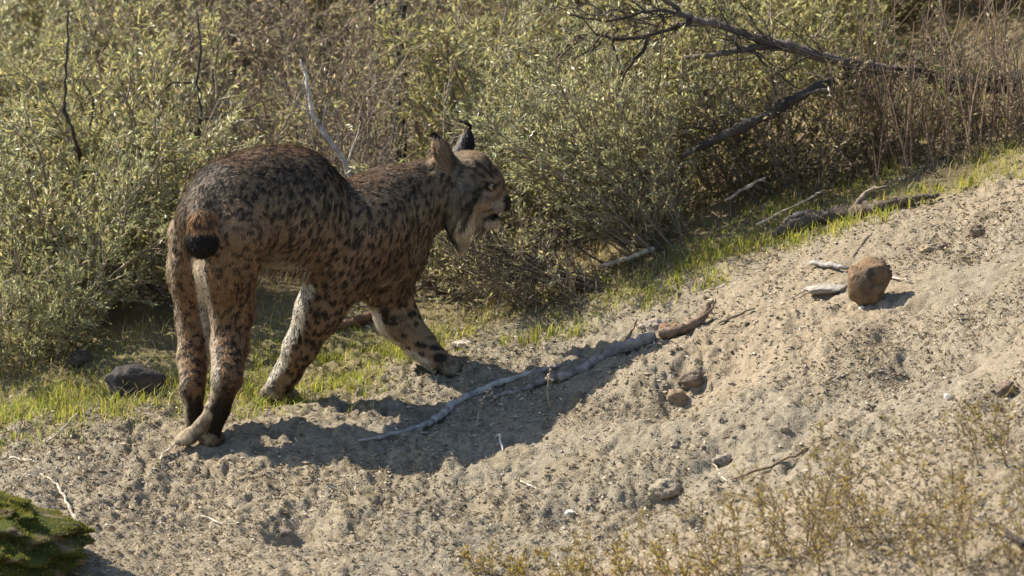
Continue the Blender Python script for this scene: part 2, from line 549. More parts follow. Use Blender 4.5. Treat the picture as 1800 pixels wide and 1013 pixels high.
    def mix(mask, col, wgt):
        ww = (np.broadcast_to(wgt, (nV,)) * mask)[:, None]
        C[:] = C * (1 - ww) + np.asarray(col) * ww
    one = np.ones(nV)
    tawny = (.34, .215, .115); orange = (.44, .225, .085); greyc = (.27, .21, .145); white = (.74, .69, .60); black = (.014, .012, .011)
    C[:] = greyc
    tors = (R['torso'] | R['neck']).astype(float)
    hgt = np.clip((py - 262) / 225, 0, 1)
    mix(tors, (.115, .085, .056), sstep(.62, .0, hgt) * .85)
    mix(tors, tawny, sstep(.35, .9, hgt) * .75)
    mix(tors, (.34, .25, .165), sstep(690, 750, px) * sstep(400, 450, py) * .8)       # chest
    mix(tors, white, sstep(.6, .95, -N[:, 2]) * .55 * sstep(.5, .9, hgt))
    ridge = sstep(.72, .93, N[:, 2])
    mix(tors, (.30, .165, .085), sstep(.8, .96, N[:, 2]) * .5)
    flo = noise3(V * np.array([170, 170, 62]), 31); sp = noise3(V * np.array([95, 95, 48]), 32); bigp = noise3(V * np.array([11, 11, 11]), 33)
    dens = sstep(-.25, .25, bigp)
    mix(tors, black, sstep(.22, .5, flo + .10 * dens + .25 * sstep(.6, .1, hgt)) * .65)
    mix(tors, (.80, .72, .60), sstep(430, 450, px) * sstep(545, 520, px) * sstep(458, 474, py))
    # neck: finer and paler
    mix(R['neck'].astype(float), greyc, .25)
    hind = (R['hind'] | R['meta']).astype(float)
    mix(hind, (.27, .16, .08), one)
    mix(hind, tawny, sstep(440, 390, py) * .5)
    bars = noise3(V * np.array([55, 55, 150]), 34)
    mix(hind, (.10, .06, .035), sstep(.2, .5, bars) * .5)
    mix(hind, black, sstep(600, 740, py) * .6)
    mix(hind, greyc, sstep(470, 400, py) * .5)
    strip = np.interp(py, [440, 455, 520, 600, 690], [345, 347, 358, 371, 378])
    mix(hind, white, sstep(14, 7, np.abs(px - strip)) * sstep(450, 460, py) * sstep(700, 650, py) * sstep(-.1, .1, -N[:, 1]))
    mix(hind, (.56, .45, .32), sstep(-.5, -.8, N[:, 0]) * .85)  # left-facing side paled: the sunlit rim is put into the coat colour
    mt = R['meta'].astype(float)
    mix(mt, black, sstep(.1, .55, -N[:, 1]) * sstep(650, 720, py) * .88)
    mix(mt, (.50, .41, .29), sstep(-.35, -.7, N[:, 0]))  # sunlit left side of the metatarsus, painted sandy
    mix(R['sole'].astype(float), (.40, .32, .22), one)
    mix(R['sole'].astype(float), (.12, .08, .05), sstep(.1, .4, noise3(V * 90, 44)) * .6)
    mix(R['sole'].astype(float), black, sstep(-.1, .5, N[:, 0]) * .7)  # right-facing side blackened, its shade put into the colour
    mix(R['paw'].astype(float), (.40, .33, .235), one)
    mix(R['paw'].astype(float), black, sstep(.2, .42, noise3(V * 75, 35)) * .5)
    mix((R['paw'] & (px < 540) & (px > 440)).astype(float), black, sstep(.05, .3, noise3(V * np.array([90, 90, 50]), 38)) * .85)
    fnr = R['fore_near'].astype(float)
    mix(fnr, (.27, .175, .10), one)
    mix(fnr, white, sstep(-.40, -.68, N[:, 0]))  # left edge whitened: painted rim light
    ffr = R['fore_far'].astype(float)
    mix(ffr, (.27, .205, .135), one)
    mix(ffr, (.42, .26, .14), sstep(0, .5, noise3(V * 14, 39)) * .5)
    mix(ffr, black, sstep(.2, .42, noise3(V * np.array([60, 60, 90]), 40)) * .5)
    mix(ffr, white, sstep(-.5, -.8, N[:, 0] + .5 * N[:, 2]) * .8)  # thin lit line along the lower left edge, painted in white
    mix(R['tail'].astype(float), (.36, .185, .075), sstep(352, 385, py) * .9)
    mix(R['tail'].astype(float), black, sstep(.12, .35, noise3(V * np.array([80, 80, 110]), 41)) * .8)
    mix(R['tailtip'].astype(float), black, one)
    mix(R['tail'].astype(float), black, sstep(404, 412, py))
    head = (R['head'] | R['brow'] | R['ruff'] | R['muzzle'] | R['chin']).astype(float)
    mix(head, (.22, .18, .13), one)
    mix(head, (.34, .22, .13), sstep(845, 875, px) * .6)
    mix(head, black, sstep(.05, .32, noise3(V * np.array([150, 150, 90]), 42)) * .7)
    mix(head, (.50, .35, .20), sstep(.5, .85, N[:, 2]) * sstep(300, 282, py) * .4)
    # pale cheeks and chin
    cheek = sstep(350, 374, py + .30 * (px - 830)) * sstep(788, 800, px)
    mix(head, (.50, .385, .25), cheek * .85)
    mix(head, (.60, .50, .36), sstep(372, 392, py) * sstep(794, 804, px))
    mix(R['chin'].astype(float), (.48, .41, .32), one)
    # dark facial stripes running back and down from the eye
    for (x0, y0, xm, ym, x1, y1, wd) in [(850, 330, 815, 345, 796, 400, 3.4), (848, 338, 822, 358, 808, 400, 2.8), (840, 350, 824, 368, 815, 395, 2.2), (783, 350, 779, 392, 788, 425, 4.0), (868, 312, 858, 300, 838, 284, 2.0), (852, 312, 840, 300, 822, 292, 2.0)]:
        tt = np.linspace(0, 1, 24)[:, None]
        crv = (1 - tt) ** 2 * np.array([x0, y0]) + 2 * tt * (1 - tt) * np.array([xm, ym]) + tt ** 2 * np.array([x1, y1])
        dd = np.min(np.hypot(px[:, None] - crv[None, :, 0], py[:, None] - crv[None, :, 1]), axis=1) if False else np.full(nV, 99.0)
        hm = np.where(head > 0)[0]
        dd[hm] = np.min(np.hypot(px[hm, None] - crv[None, :, 0], py[hm, None] - crv[None, :, 1]), axis=1)
        mix(head, black, sstep(wd + 1.8, wd - 1.2, dd) * .92)
    mix(head, (.10, .072, .05), sstep(14, 7, np.hypot(px - 872, (py - 346) * 1.2)) * .6)
    mix(head, black, sstep(3.2, 1.6, np.abs(py - (322 + .28 * (px - 860)))) * sstep(842, 850, px) * sstep(880, 872, px) * .9)
    ed = np.hypot((px - 861), (py - 328) * 1.2)
    mix(head, (.40, .32, .22), sstep(17, 10, np.hypot(px - 862, (py - 339) * 2.2)) * .8)
    mix(head, black, sstep(11.5, 8.5, ed))
    mix(head, black, sstep(5.5, 3, np.abs(py - (381 - .08 * (px - 850)))) * sstep(846, 852, px) * .97)
    mix((R['muzzle'] | R['head']).astype(float), black, sstep(2.6, 1.2, np.abs(py - (369 - .12 * (px - 860)))) * sstep(845, 858, px) * sstep(888, 880, px) * .8)
    mix(head, (.36, .28, .20), sstep(862, 870, px) * sstep(356, 362, py) * sstep(376, 370, py) * .6)
    mix(R['nose'].astype(float), (.028, .021, .019), one)
    mix((R['muzzle'] | R['head'] | R['chin']).astype(float), (.03, .022, .02), sstep(885, 889, px) * sstep(340, 347, py) * sstep(384, 378, py))
    ear = R['ear'].astype(float)
    mix(ear, (.22, .145, .085), one)
    mix(ear, black, sstep(252, 243, py))
    mix(ear, black, sstep(789, 795, px) * .6)
    mix(ear, (.50, .36, .22), sstep(768, 758, px) * sstep(248, 262, py))
    mix(R['farear'].astype(float), black, one)
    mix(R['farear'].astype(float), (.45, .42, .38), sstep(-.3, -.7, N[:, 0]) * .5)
    from mathutils.kdtree import KDTree
    spot_sets = []
    for names_, space, rad, scl, amt in ((('torso',), .0120, .0035, (1, 1, .55), .90), (('neck',), .0125, .0032, (1, 1, .55), .85), (('hind',), .0130, .0038, (.55, .55, 1.2), .90), (('meta',), .016, .004, (.6, .6, 1.2), .8),
                                         (('fore_near',), .0120, .0046, (.8, .8, .9), .92), (('paw',), .013, .003, (1, 1, 1), .6), (('ear', 'tail'), .015, .003, (1, 1, 1), .6), (('fore_far',), .024, .0078, (.62, .62, 1.15), .9)):
        m_ = np.zeros(nV, bool)
        for q in names_: m_ |= R[q]
        ids = np.where(m_)[0]
        sc_ = np.array(scl)
        cellk = np.floor(V[ids] * sc_ / space + .37).astype(np.int64)
        key = cellk[:, 0] * 73856093 ^ cellk[:, 1] * 19349663 ^ cellk[:, 2] * 83492791
        order = RNG.permutation(len(ids))
        _, first = np.unique(key[order], return_index=True)
        seeds = ids[order[first]]
        seeds = seeds[RNG.random(len(seeds)) < .80]
        kd = KDTree(len(seeds))
        rs = rad * RNG.uniform(.6, 1.35, len(seeds))
        for i_, s_ in enumerate(seeds): kd.insert(Vector(V[s_] * sc_), i_)
        kd.balance()
        spot_sets.append(([names.index(q) for q in names_], kd, rs, sc_, amt))
    def spots(Pts, regs, cols):
        for rg_, kd, rs, sc_, amt in spot_sets:
            m_ = np.where(np.isin(regs, rg_))[0]
            for i_ in m_:
                _, j_, d_ = kd.find(Pts[i_] * sc_)
                r_ = rs[j_]
                if d_ < r_ * 1.25:
                    w_ = amt * min(1.0, (r_ * 1.25 - d_) / (r_ * .3))
                    cols[i_] = cols[i_] * (1 - w_) + np.array(black) * w_
    Cplain = C.copy()
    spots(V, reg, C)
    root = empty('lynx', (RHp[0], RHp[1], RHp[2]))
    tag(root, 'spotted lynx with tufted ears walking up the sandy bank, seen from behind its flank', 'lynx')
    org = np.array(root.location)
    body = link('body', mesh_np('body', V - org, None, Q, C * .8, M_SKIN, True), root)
    # ---------------- fur
    T = np.vstack([Q[:, [0, 1, 2]], Q[:, [0, 2, 3]]])
    ar = .5 * np.linalg.norm(np.cross(V[T[:, 1]] - V[T[:, 0]], V[T[:, 2]] - V[T[:, 0]]), axis=1)
    dens = np.ones(nV)
    for n_, d_ in (('head', 2.6), ('brow', 2.6), ('muzzle', 2.8), ('chin', 2.6), ('ruff', 2.4), ('ear', 2.2), ('farear', 2.2), ('paw', 1.5), ('nose', 0), ('tail', 1.6), ('tailtip', 1.8)):
        dens[R[n_]] = d_
    dens[(head > 0) & (ed < 9)] = 0
    # the far side of the animal needs fewer hairs, its near side and outline many
    wgt = ar * dens[T].mean(1)
    nH = 175000
    ch = RNG.choice(len(T), nH, p=wgt / wgt.sum())
    bc = RNG.dirichlet((1, 1, 1), nH)
    tri = T[ch]
    P = (V[tri] * bc[:, :, None]).sum(1); Nn = (N[tri] * bc[:, :, None]).sum(1)
    Nn /= np.linalg.norm(Nn, axis=1)[:, None]
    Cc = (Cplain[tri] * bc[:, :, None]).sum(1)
    pick = tri[np.arange(nH), bc.argmax(1)]
    rr = reg[pick]
    white_ = Cc.mean(1) > .42
    Cs = Cc.copy(); spots(P, rr, Cs)
    Cc = np.where(white_[:, None], Cc, Cs)
    L = np.full(nH, .0115); lift = np.full(nH, .30); flow = np.tile(-H_DIR * .75 + np.array([0, 0, -.75]), (nH, 1)); wid = np.full(nH, .0009)
    for n_, l_, li_, fl_ in (('neck', .0145, .32, (-.55, -.25, -.75)), ('hind', .0095, .26, (-.1, -.15, -1)), ('meta', .008, .22, (0, 0, -1)), ('paw', .009, .3, (.3, .2, -.6)), ('sole', .006, .2, (-.4, 0, -.8)),
                             ('fore_near', .0085, .24, (-.2, -.1, -1)), ('fore_far', .008, .22, (.3, .1, -1)), ('tail', .015, .34, (0, -.3, -1)), ('tailtip', .015, .4, (0, -.25, -1)),
                             ('head', .009, .26, (-1, 0, -.2)), ('brow', .007, .3, (-1, 0, .1)), ('muzzle', .006, .3, (-1, 0, -.3)), ('chin', .012, .4, (-.6, 0, -1)),
                             ('ruff', .020, .22, (-.10, -.1, -1)), ('ear', .008, .25, (-.2, 0, 1)), ('farear', .008, .2, (0, 0, 1))):
        m = rr == names.index(n_)
        L[m] = l_; lift[m] = li_; flow[m] = np.array(fl_)
        if l_ < .0095: wid[m] = .0008
    pyp = py[pick]; pxp = px[pick]
    under = (rr == names.index('torso')) & (Nn[:, 2] < -.35)
    L[under] *= 1.3; lift[under] = .45
    topm = (rr == names.index('torso')) & (Nn[:, 2] > .6)
    flow[topm] = -H_DIR + np.array([0, 0, -.1])
    L *= RNG.uniform(.65, 1.3, nH)
    flow = flow + RNG.normal(0, .16, (nH, 3))
    flow -= Nn * (flow * Nn).sum(1)[:, None]
    flow /= np.linalg.norm(flow, axis=1)[:, None] + 1e-9
    lift *= .7
    d0 = flow * (1 - lift[:, None]) + Nn * lift[:, None] * 1.5 + RNG.normal(0, .07, (nH, 3))
    d0 /= np.linalg.norm(d0, axis=1)[:, None]
    d1 = flow + Nn * .18 + RNG.normal(0, .10, (nH, 3)); d1 /= np.linalg.norm(d1, axis=1)[:, None]
    side = np.cross(d0, Nn); side /= np.linalg.norm(side, axis=1)[:, None] + 1e-9
    wv = side * wid[:, None]
    P0 = P - Nn * .002; P1 = P + d0 * L[:, None] * .5; P2 = P1 + d1 * L[:, None] * .5
    hv = np.stack([P0 - wv, P0 + wv, P1 - wv * .75, P1 + wv * .75, P2], 1).reshape(-1, 3)
    b = np.arange(nH) * 5
    hq = np.stack([b, b + 1, b + 3, b + 2], -1); ht = np.stack([b + 2, b + 3, b + 4], -1)
    br = RNG.normal(1, .16, nH).clip(.5, 1.6)[:, None]
    Cr = Cc * br
    tip = np.where((RNG.random(nH) < .3)[:, None] & (Cc.mean(1) > .05)[:, None], Cr * 1.35 + .03, Cr)
    hc = np.stack([Cr * .9, Cr * .9, Cr, Cr, tip], 1).reshape(-1, 3)
    # ear tufts, ruff tips and long guard hairs
    tv = Geo()
    def strand(pts, w0, colr):
        pts = np.asarray(pts); n = len(pts)
        ww = np.linspace(w0, w0 * .15, n)[:, None]
        sd = np.cross(np.gradient(pts, axis=0), RNG.normal(0, 1, 3)); sd /= np.linalg.norm(sd, axis=1)[:, None] + 1e-9
        v = np.stack([pts - sd * ww, pts + sd * ww], 1).reshape(-1, 3)
        i = np.arange(n - 1) * 2
        tv.add(v, None, np.stack([i, i + 1, i + 3, i + 2], -1), colr)
    for _ in range(70):
        j = RNG.normal(0, 2.2, 2); e = RNG.normal(0, 1.6, 2); k = RNG.uniform(.6, 1.05)
        p = smooth_path([at(824 + j[0] * .8, 236 + j[1], .428), at(826 + e[0] * .8, 222 + e[1] * .5, .43), at(826 - 10 * k + e[0], 215 + e[1] * .7, .432), at(826 - 30 * k, 211 + e[1] * .8, .436)], 8)
        strand(p, .0007, (.012, .011, .011))
    for _ in range(40):
        j = RNG.normal(0, 2.0, 2); e = RNG.normal(0, 1.5, 2); k = RNG.uniform(.5, 1.0)
        p = smooth_path([at(768 + j[0], 246 + j[1], .316), at(766 + e[0], 236 + e[1] * .5, .316), at(766 - 8 * k + e[0], 235 + e[1], .314), at(766 - 18 * k, 240 + e[1], .312)], 7)
        strand(p, .0010, (.013, .012, .011))
    for _ in range(60):                                                     # pale hairs inside the near ear
        a_ = RNG.uniform(0, 1)
        p0 = at(760 + RNG.normal(0, 3), 256 + 42 * a_, .308); p1 = at(752 + RNG.normal(0, 3), 268 + 40 * a_, .298)
        strand(smooth_path([p0, (p0 + p1) / 2 + RNG.normal(0, .002, 3), p1], 5), .0009, (.55, .45, .32))
    for _ in range(900):                                                    # long ruff hairs
        s_ = RNG.uniform(0, 1); near = RNG.random() < .65
        x0 = 796 + 26 * RNG.uniform(-.6, 1) * (1 - .3 * s_); y0 = 366 + 52 * s_
        D = (.308 if near else .425) + RNG.normal(0, .006)
        dark = x0 < 786 or 799 < x0 < 801
        cc = (.02, .017, .015) if dark else np.array([.58, .48, .35]) * RNG.uniform(.75, 1.15)
        x1 = 812 + (x0 - 802) * .42 + RNG.normal(0, 2.5); y1 = min(y0 + RNG.uniform(22, 44), 438 + RNG.uniform(0, 12))
        strand(smooth_path([at(x0, y0, D), at((x0 + x1) / 2 - 2, (y0 + y1) / 2, D - .004), at(x1, y1, D)], 6), .0011, cc)
    for _ in range(160):                                                    # beard under the chin
        x0 = RNG.uniform(822, 858); D = .37 + RNG.normal(0, .012)
        strand(smooth_path([at(x0, 392, D), at(x0 - 3, 404, D), at(x0 - 7, 410 + RNG.uniform(0, 10), D)], 5), .0010, (.62, .56, .47))
    for _ in range(260):                                                    # belly fringe
        x0 = RNG.uniform(442, 545); D = .14 + RNG.normal(0, .035)
        y0 = 468 + RNG.uniform(0, 12)
        strand(smooth_path([at(x0, y0, D), at(x0 - 4, y0 + 14, D - .005), at(x0 - 9, y0 + RNG.uniform(14, 24), D - .005)], 5), .0009, (.50 + RNG.normal(0, .05), .40, .27))
    gv = np.vstack(tv.v); gq = np.vstack(tv.q); gcol = np.vstack(tv.c)
    allv = np.vstack([hv, gv]) - org
    fur = link('fur', mesh_np('fur', allv, ht, np.vstack([hq, gq + len(hv)]), np.clip(np.vstack([hc, gcol]), .005, .9), M_FUR, False), root)
    fm = fur.data
    fm.polygons.foreach_set('use_smooth', np.ones(len(fm.polygons), bool))
    hn = np.repeat(Nn + RNG.normal(0, .22, Nn.shape) + d0 * .15, 5, axis=0)
    gn = np.tile(np.array([-.40, -.80, .40]), (len(gv), 1)) + RNG.normal(0, .2, gv.shape)
    an = np.vstack([hn, gn]); an /= np.linalg.norm(an, axis=1)[:, None] + 1e-9
    fm.normals_split_custom_set_from_vertices(an.astype(np.float32))
    # ---------------- eyes
    for side_, nm in ((1, 'near'), (-1, 'far')):
        m = np.where(np.hypot(px - 861, py - 328) < 5)[0]
        Ye = V[m, 1].min() if side_ == 1 else V[m, 1].max()
        c0 = at(861, 328, Ye + side_ * .0058)
        r = .0098
        import bmesh
        bm = bmesh.new()
        bmesh.ops.create_uvsphere(bm, u_segments=20, v_segments=14, radius=r)
        vs = np.array([v.co[:] for v in bm.verts])
        look = np.array([.78, -.60 * side_, -.05]); look /= np.linalg.norm(look)
        ca = (vs / r) @ look
        cl = np.where((ca > .90)[:, None], np.array([.004, .004, .004]), np.where((ca > .60)[:, None], np.array([.22, .15, .055]), np.array([.02, .015, .012])))
        fs = [[v.index for v in f.verts] for f in bm.faces]
        tr = [t for f in fs for t in ([f[:3]] if len(f) == 3 else [f[:3], [f[0], f[2], f[3]]])]
        bm.free()
        e = link('eye', mesh_np('eye', vs, tr, None, cl, M_EYE, True), root)
        e.location = c0 - org
    wg = Geo()
    for k in range(12):
        near = k % 2 == 0
        D = .352 if near else .396
        x0 = 866 + RNG.uniform(-9, 9); y0 = 360 + RNG.uniform(-5, 6)
        sgn = -1 if near else 1
        p = smooth_path([at(x0, y0, D), at(x0 + 12, y0 + RNG.uniform(-1, 12), D + sgn * .03), at(x0 + RNG.uniform(6, 26), y0 + RNG.uniform(8, 30), D + sgn * .06)], 8)
        wg.tube(p - org, np.linspace(.00028, .0001, 8), 3, (.45, .42, .36))
    tag(link('whiskers', wg.mesh('whiskers', M_STRAW), root), kind='stuff')

M_EYE = mat_vcol('eye_wet', .08, .5)
build_lynx()
# ------------------------------------------------------------------ shrubs, grass
def unit(v):
    return v / (np.linalg.norm(v) + 1e-12)

def grow(start, d, length, n, wander, up, r0, r1, out, pull=None):
    """one woody axis; returns its points"""
    pts = [np.array(start, float)]
    d = unit(np.array(d, float)); st = length / n
    for i in range(n):
        d = d + RNG.normal(0, wander, 3) + np.array([0, 0, up])
        if pull is not None: d = d + pull
        d = unit(d)
        pts.append(pts[-1] + d * st)
    pts = np.array(pts)
    out.append((pts, np.linspace(r0, r1, n + 1)))
    return pts

def leaf_mesh(P, D, size, aspect, cols, fold=.25):
    """diamond leaves folded along the midrib: P base, D direction, size length"""
    n = len(P)
    D = D / (np.linalg.norm(D, axis=1)[:, None] + 1e-9)
    rv = RNG.normal(0, 1, (n, 3))
    S = np.cross(D, rv); S /= np.linalg.norm(S, axis=1)[:, None] + 1e-9
    U = np.cross(S, D)
    L = size[:, None]; W = L * aspect
    v = np.stack([P, P + D * L * .45 + S * W * .5 + U * W * fold, P + D * L, P + D * L * .45 - S * W * .5 + U * W * fold], 1).reshape(-1, 3)
    b = np.arange(n) * 4
    t = np.vstack([np.stack([b, b + 1, b + 2], -1), np.stack([b, b + 2, b + 3], -1)])
    return v, t, np.repeat(cols, 4, axis=0)

def palette(n, base, var=.22, alt=None, altp=.15):
    c = np.tile(np.asarray(base, float), (n, 1)) * RNG.normal(1, var, (n, 1)).clip(.45, 1.7)
    c *= 1 + RNG.normal(0, .06, (n, 3))
    if alt is not None:
        m = RNG.random(n) < altp
        c[m] = np.asarray(alt) * RNG.normal(1, var, (m.sum(), 1)).clip(.5, 1.6)
    return c.clip(.005, .8)

SUBW = 1
def shrub_data(H, spread, stems, twigs, nleaf, lsize, base, alt=None, altp=.15, lean=(0, 0, 0), aspect=.27, wander=.10, up=.03, stemr=.006, bark=(.30, .245, .18), clear=.15, sub=2, up2=.02):
    axes = []; leafy = []
    lean = np.array(lean, float)
    for i in range(stems):
        a = RNG.uniform(0, 2 * math.pi); s = spread * math.sqrt(RNG.random())
        d = np.array([math.cos(a) * s, math.sin(a) * s, 1.0]) + lean
        h = H * RNG.uniform(.65, 1.1)
        st = np.array([math.cos(a), math.sin(a), 0]) * RNG.uniform(0, .09) + np.array([0, 0, -.05])
        r = stemr * RNG.uniform(.6, 1.2)
        main = grow(st, d, h * np.linalg.norm(d) ** .5, 9, wander, up, r, r * .25, axes)
        for j in range(max(1, twigs // stems)):
            f = RNG.uniform(clear, 1.0)
            k = min(int(f * 9), 8); p = main[k] + (main[k + 1] - main[k]) * (f * 9 - k if f < 1 else 0)
            td = unit(main[k + 1] - main[k]) + unit(RNG.normal(0, 1, 3)) * .85
            tl = H * RNG.uniform(.16, .34) * (1.15 - .5 * f)
            tw = grow(p, td, tl, 5, wander * 1.5, up2, r * .38, .0007, axes)
            leafy.append(tw)
            for q in range(sub):
                k2 = RNG.integers(1, 5)
                t2 = grow(tw[k2], unit(tw[k2 + 1 if k2 < 5 else k2] - tw[k2 - 1]) + unit(RNG.normal(0, 1, 3)) * .8, tl * RNG.uniform(.3, .55), 3, wander * 1.5, up2, .0011, .0006, axes)
                leafy.append(t2)
    g = Geo()
    bark = np.asarray(bark)
    for pts, rad in axes:
        g.tube(pts, rad, 5 if rad[0] > .003 else 3, bark * RNG.uniform(.65, 1.35), cap=False)
    if nleaf:
        w = np.array([len(t) for t in leafy], float)
        ch = RNG.choice(len(leafy), nleaf, p=w / w.sum())
        P = np.zeros((nleaf, 3)); D = np.zeros((nleaf, 3))
        fr = RNG.beta(1.6, 1.0, nleaf)
        for i, c in enumerate(ch):
            t = leafy[c]; m = len(t) - 1
            s = fr[i] * m; k = min(int(s), m - 1)
            P[i] = t[k] + (t[k + 1] - t[k]) * (s - k); D[i] = t[k + 1] - t[k]
        D = D / (np.linalg.norm(D, axis=1)[:, None] + 1e-9) + RNG.normal(0, .45, (nleaf, 3))
        sz = lsize * 1.25 * RNG.uniform(.55, 1.4, nleaf)
        lv, lt, lc = leaf_mesh(P, D, sz, aspect, palette(nleaf, base, .25, alt, altp))
        leaf = (lv, lt, lc)
    else:
        leaf = None
    return g, leaf

def make_shrub(name, loc, label, cat='shrub', group=None, rz=0, **kw):
    g, leaf = shrub_data(**kw)
    root = empty(name, loc); root.rotation_euler.z = rz
    tag(root, label, cat, group)
    tag(link('stems', g.mesh('stems', M_BARK, True), root), kind='stuff')
    if leaf: tag(link('foliage', mesh_np('foliage', leaf[0], leaf[1], None, leaf[2], M_LEAF), root), kind='stuff')
    return root

def copy_thing(root, loc, rz, sc, label=None, group=None):
    r = root.copy(); COL.objects.link(r)
    r.location = loc; r.rotation_euler = (0, 0, rz); r.scale = (sc, sc, sc)
    if label: r['label'] = label
    if group: r['group'] = group
    for chd in list(root.children):
        c = chd.copy(); COL.objects.link(c); c.parent = r
    return r

def spot(px, Y):
    """ground under photograph column px at depth Y"""
    x = at(px, 500, Y)[0]
    return (x, Y, gz(x, Y))

OLIVE = (.31, .30, .155); YOL = (.43, .40, .215); GREYG = (.35, .355, .225); DRYB = (.38, .31, .21); SILV = (.60, .57, .45)

# the thicket behind: low shrubs in rows going back up the slope, a few kinds, copied
G_BACK = 'shrubs of the thicket behind the animal'
KIND = ['yellow-olive leafy shrub', 'olive-green leafy shrub', 'brown twiggy shrub', 'silvery grey-green shrub']
protos = [
    make_shrub('thicket_shrub', (0, 0, 0), 'x', group=G_BACK, H=.62, spread=.75, stems=18, twigs=300, nleaf=11000, lsize=.0150, base=YOL, alt=SILV, altp=.2, clear=.10, stemr=.004),
    make_shrub('thicket_shrub', (0, 0, 0), 'x', group=G_BACK, H=.60, spread=.7, stems=18, twigs=300, nleaf=11000, lsize=.0140, base=OLIVE, alt=YOL, altp=.35, clear=.10, stemr=.004),
    make_shrub('thicket_shrub', (0, 0, 0), 'x', group=G_BACK, H=.66, spread=.55, stems=24, twigs=300, nleaf=2200, lsize=.013, base=DRYB, alt=OLIVE, altp=.4, clear=.10, stemr=.0035, bark=(.27, .215, .16)),
    make_shrub('thicket_shrub', (0, 0, 0), 'x', group=G_BACK, H=.56, spread=.8, stems=18, twigs=300, nleaf=11000, lsize=.0135, base=GREYG, alt=SILV, altp=.35, clear=.10, stemr=.004),
]
used = [False] * 4
ROWS = ['first', 'second', 'third', 'fourth', 'fifth', 'sixth', 'seventh']
PLACE = ['beyond the left edge', 'at the left edge', 'above the rock', 'above the rump of the lynx', 'above the back of the lynx', 'above the ears of the lynx', 'above the arching shrub', 'over the slanting limb', 'over the fork of the bare tree', 'over the dry stalks', 'at the right edge', 'beyond the right edge']
for ri, (Yb, sc) in enumerate(((1.45, .80), (1.85, .90), (2.3, 1.0), (2.8, 1.05), (3.35, 1.15), (4.0, 1.3), (4.9, 1.6))):
    for ci in range(12):
        xx = (ci - 5.5) * .31 * (1 + .035 * (Yb - 1)) + RNG.uniform(-.09, .09)
        yy = Yb + RNG.uniform(-.16, .16)
        if ri == 0 and not (ci in (0, 1, 2, 10, 11)): continue
        r = RNG.random()
        if ci in (3, 4, 5) and ri < 5: ki = 2 if r < .85 else 1
        elif ci in (9, 10, 11) and ri < 2: ki = 2 if r < .4 else 0
        elif ci < 4: ki = 0 if r < .5 else (3 if r < .8 else 1)
        else: ki = 0 if r < .45 else (1 if r < .85 else 3)
        lb = '%s in %s thicket row %s' % (KIND[ki], ROWS[ri], PLACE[ci])
        loc = (xx, yy, gz(xx, yy) - .02); rz = RNG.uniform(0, 6.28); ss = sc * RNG.uniform(.85, 1.15)
        if not used[ki]:
            used[ki] = True
            p = protos[ki]; p.location = loc; p.rotation_euler = (0, 0, rz); p.scale = (ss, ss, ss); p['label'] = lb
        else:
            copy_thing(protos[ki], loc, rz, ss, lb)

# shrubs one can tell apart
make_shrub('shrub', spot(40, .80), 'dense grey-green shrub at the left edge behind the grass', H=.50, spread=.95, stems=20, twigs=420, nleaf=20000, lsize=.0125, base=GREYG, alt=OLIVE, altp=.3, clear=.08)
make_shrub('shrub', spot(170, 1.0), 'bushy olive-green shrub behind the dark rock, left of the lynx', H=.52, spread=.85, stems=22, twigs=440, nleaf=20000, lsize=.0125, base=OLIVE, alt=SILV, altp=.25, clear=.10)
make_shrub('shrub', spot(290, 1.30), 'yellow-olive shrub rising behind the rump of the lynx', H=.56, spread=.65, stems=18, twigs=360, nleaf=13000, lsize=.0135, base=YOL, alt=OLIVE, altp=.3, clear=.10)
make_shrub('dry_shrub', spot(530, 1.40), 'sparse grey-brown twiggy shrub behind the back of the lynx', H=.55, spread=.55, stems=24, twigs=320, nleaf=2200, lsize=.011, base=DRYB, alt=OLIVE, altp=.4, bark=(.28, .225, .17), clear=.05, stemr=.004)
make_shrub('dry_shrub', spot(690, 1.20), 'bare pale twiggy shrub behind the shoulders of the lynx', H=.50, spread=.45, stems=24, twigs=300, nleaf=1600, lsize=.010, base=OLIVE, alt=DRYB, altp=.4, bark=(.34, .285, .22), clear=.05, stemr=.004)
make_shrub('shrub', spot(850, 1.55), 'yellow-green leafy shrub above the head of the lynx', H=.60, spread=.5, stems=18, twigs=320, nleaf=11000, lsize=.0135, base=YOL, alt=OLIVE, altp=.3, clear=.10)
# the arching shrub in front of the animal: stems fan out to the left and up from one base
make_shrub('arching_shrub', spot(1180, .86), 'arching shrub with long fine stems sweeping towards the muzzle of the lynx', H=.52, spread=.30, stems=26, twigs=480, nleaf=12000, lsize=.0110, base=GREYG, alt=YOL, altp=.3, lean=(-.95, 0, 0), wander=.11, up=.04, stemr=.0034, bark=(.22, .175, .13), clear=.14, sub=2, up2=.03)
make_shrub('shrub', spot(1130, 1.12), 'upright olive shrub behind the arching stems in the middle', H=.52, spread=.5, stems=24, twigs=420, nleaf=14000, lsize=.0120, base=OLIVE, alt=SILV, altp=.3, lean=(-.35, 0, 0), wander=.08, stemr=.004, clear=.10, sub=2)
make_shrub('shrub', spot(960, 1.25), 'silvery green shrub just beyond the muzzle of the lynx', H=.46, spread=.6, stems=20, twigs=360, nleaf=14000, lsize=.0120, base=GREYG, alt=YOL, altp=.35, stemr=.004, clear=.10, sub=2)
make_shrub('low_arching_shrub', spot(1130, .74), 'low dark stems arching over the grass beneath the middle shrub', H=.34, spread=.28, stems=18, twigs=200, nleaf=900, lsize=.009, base=OLIVE, lean=(-2.3, 0, -.62), wander=.07, up=.035, stemr=.004, bark=(.12, .095, .07), clear=.2, sub=3, up2=.0)
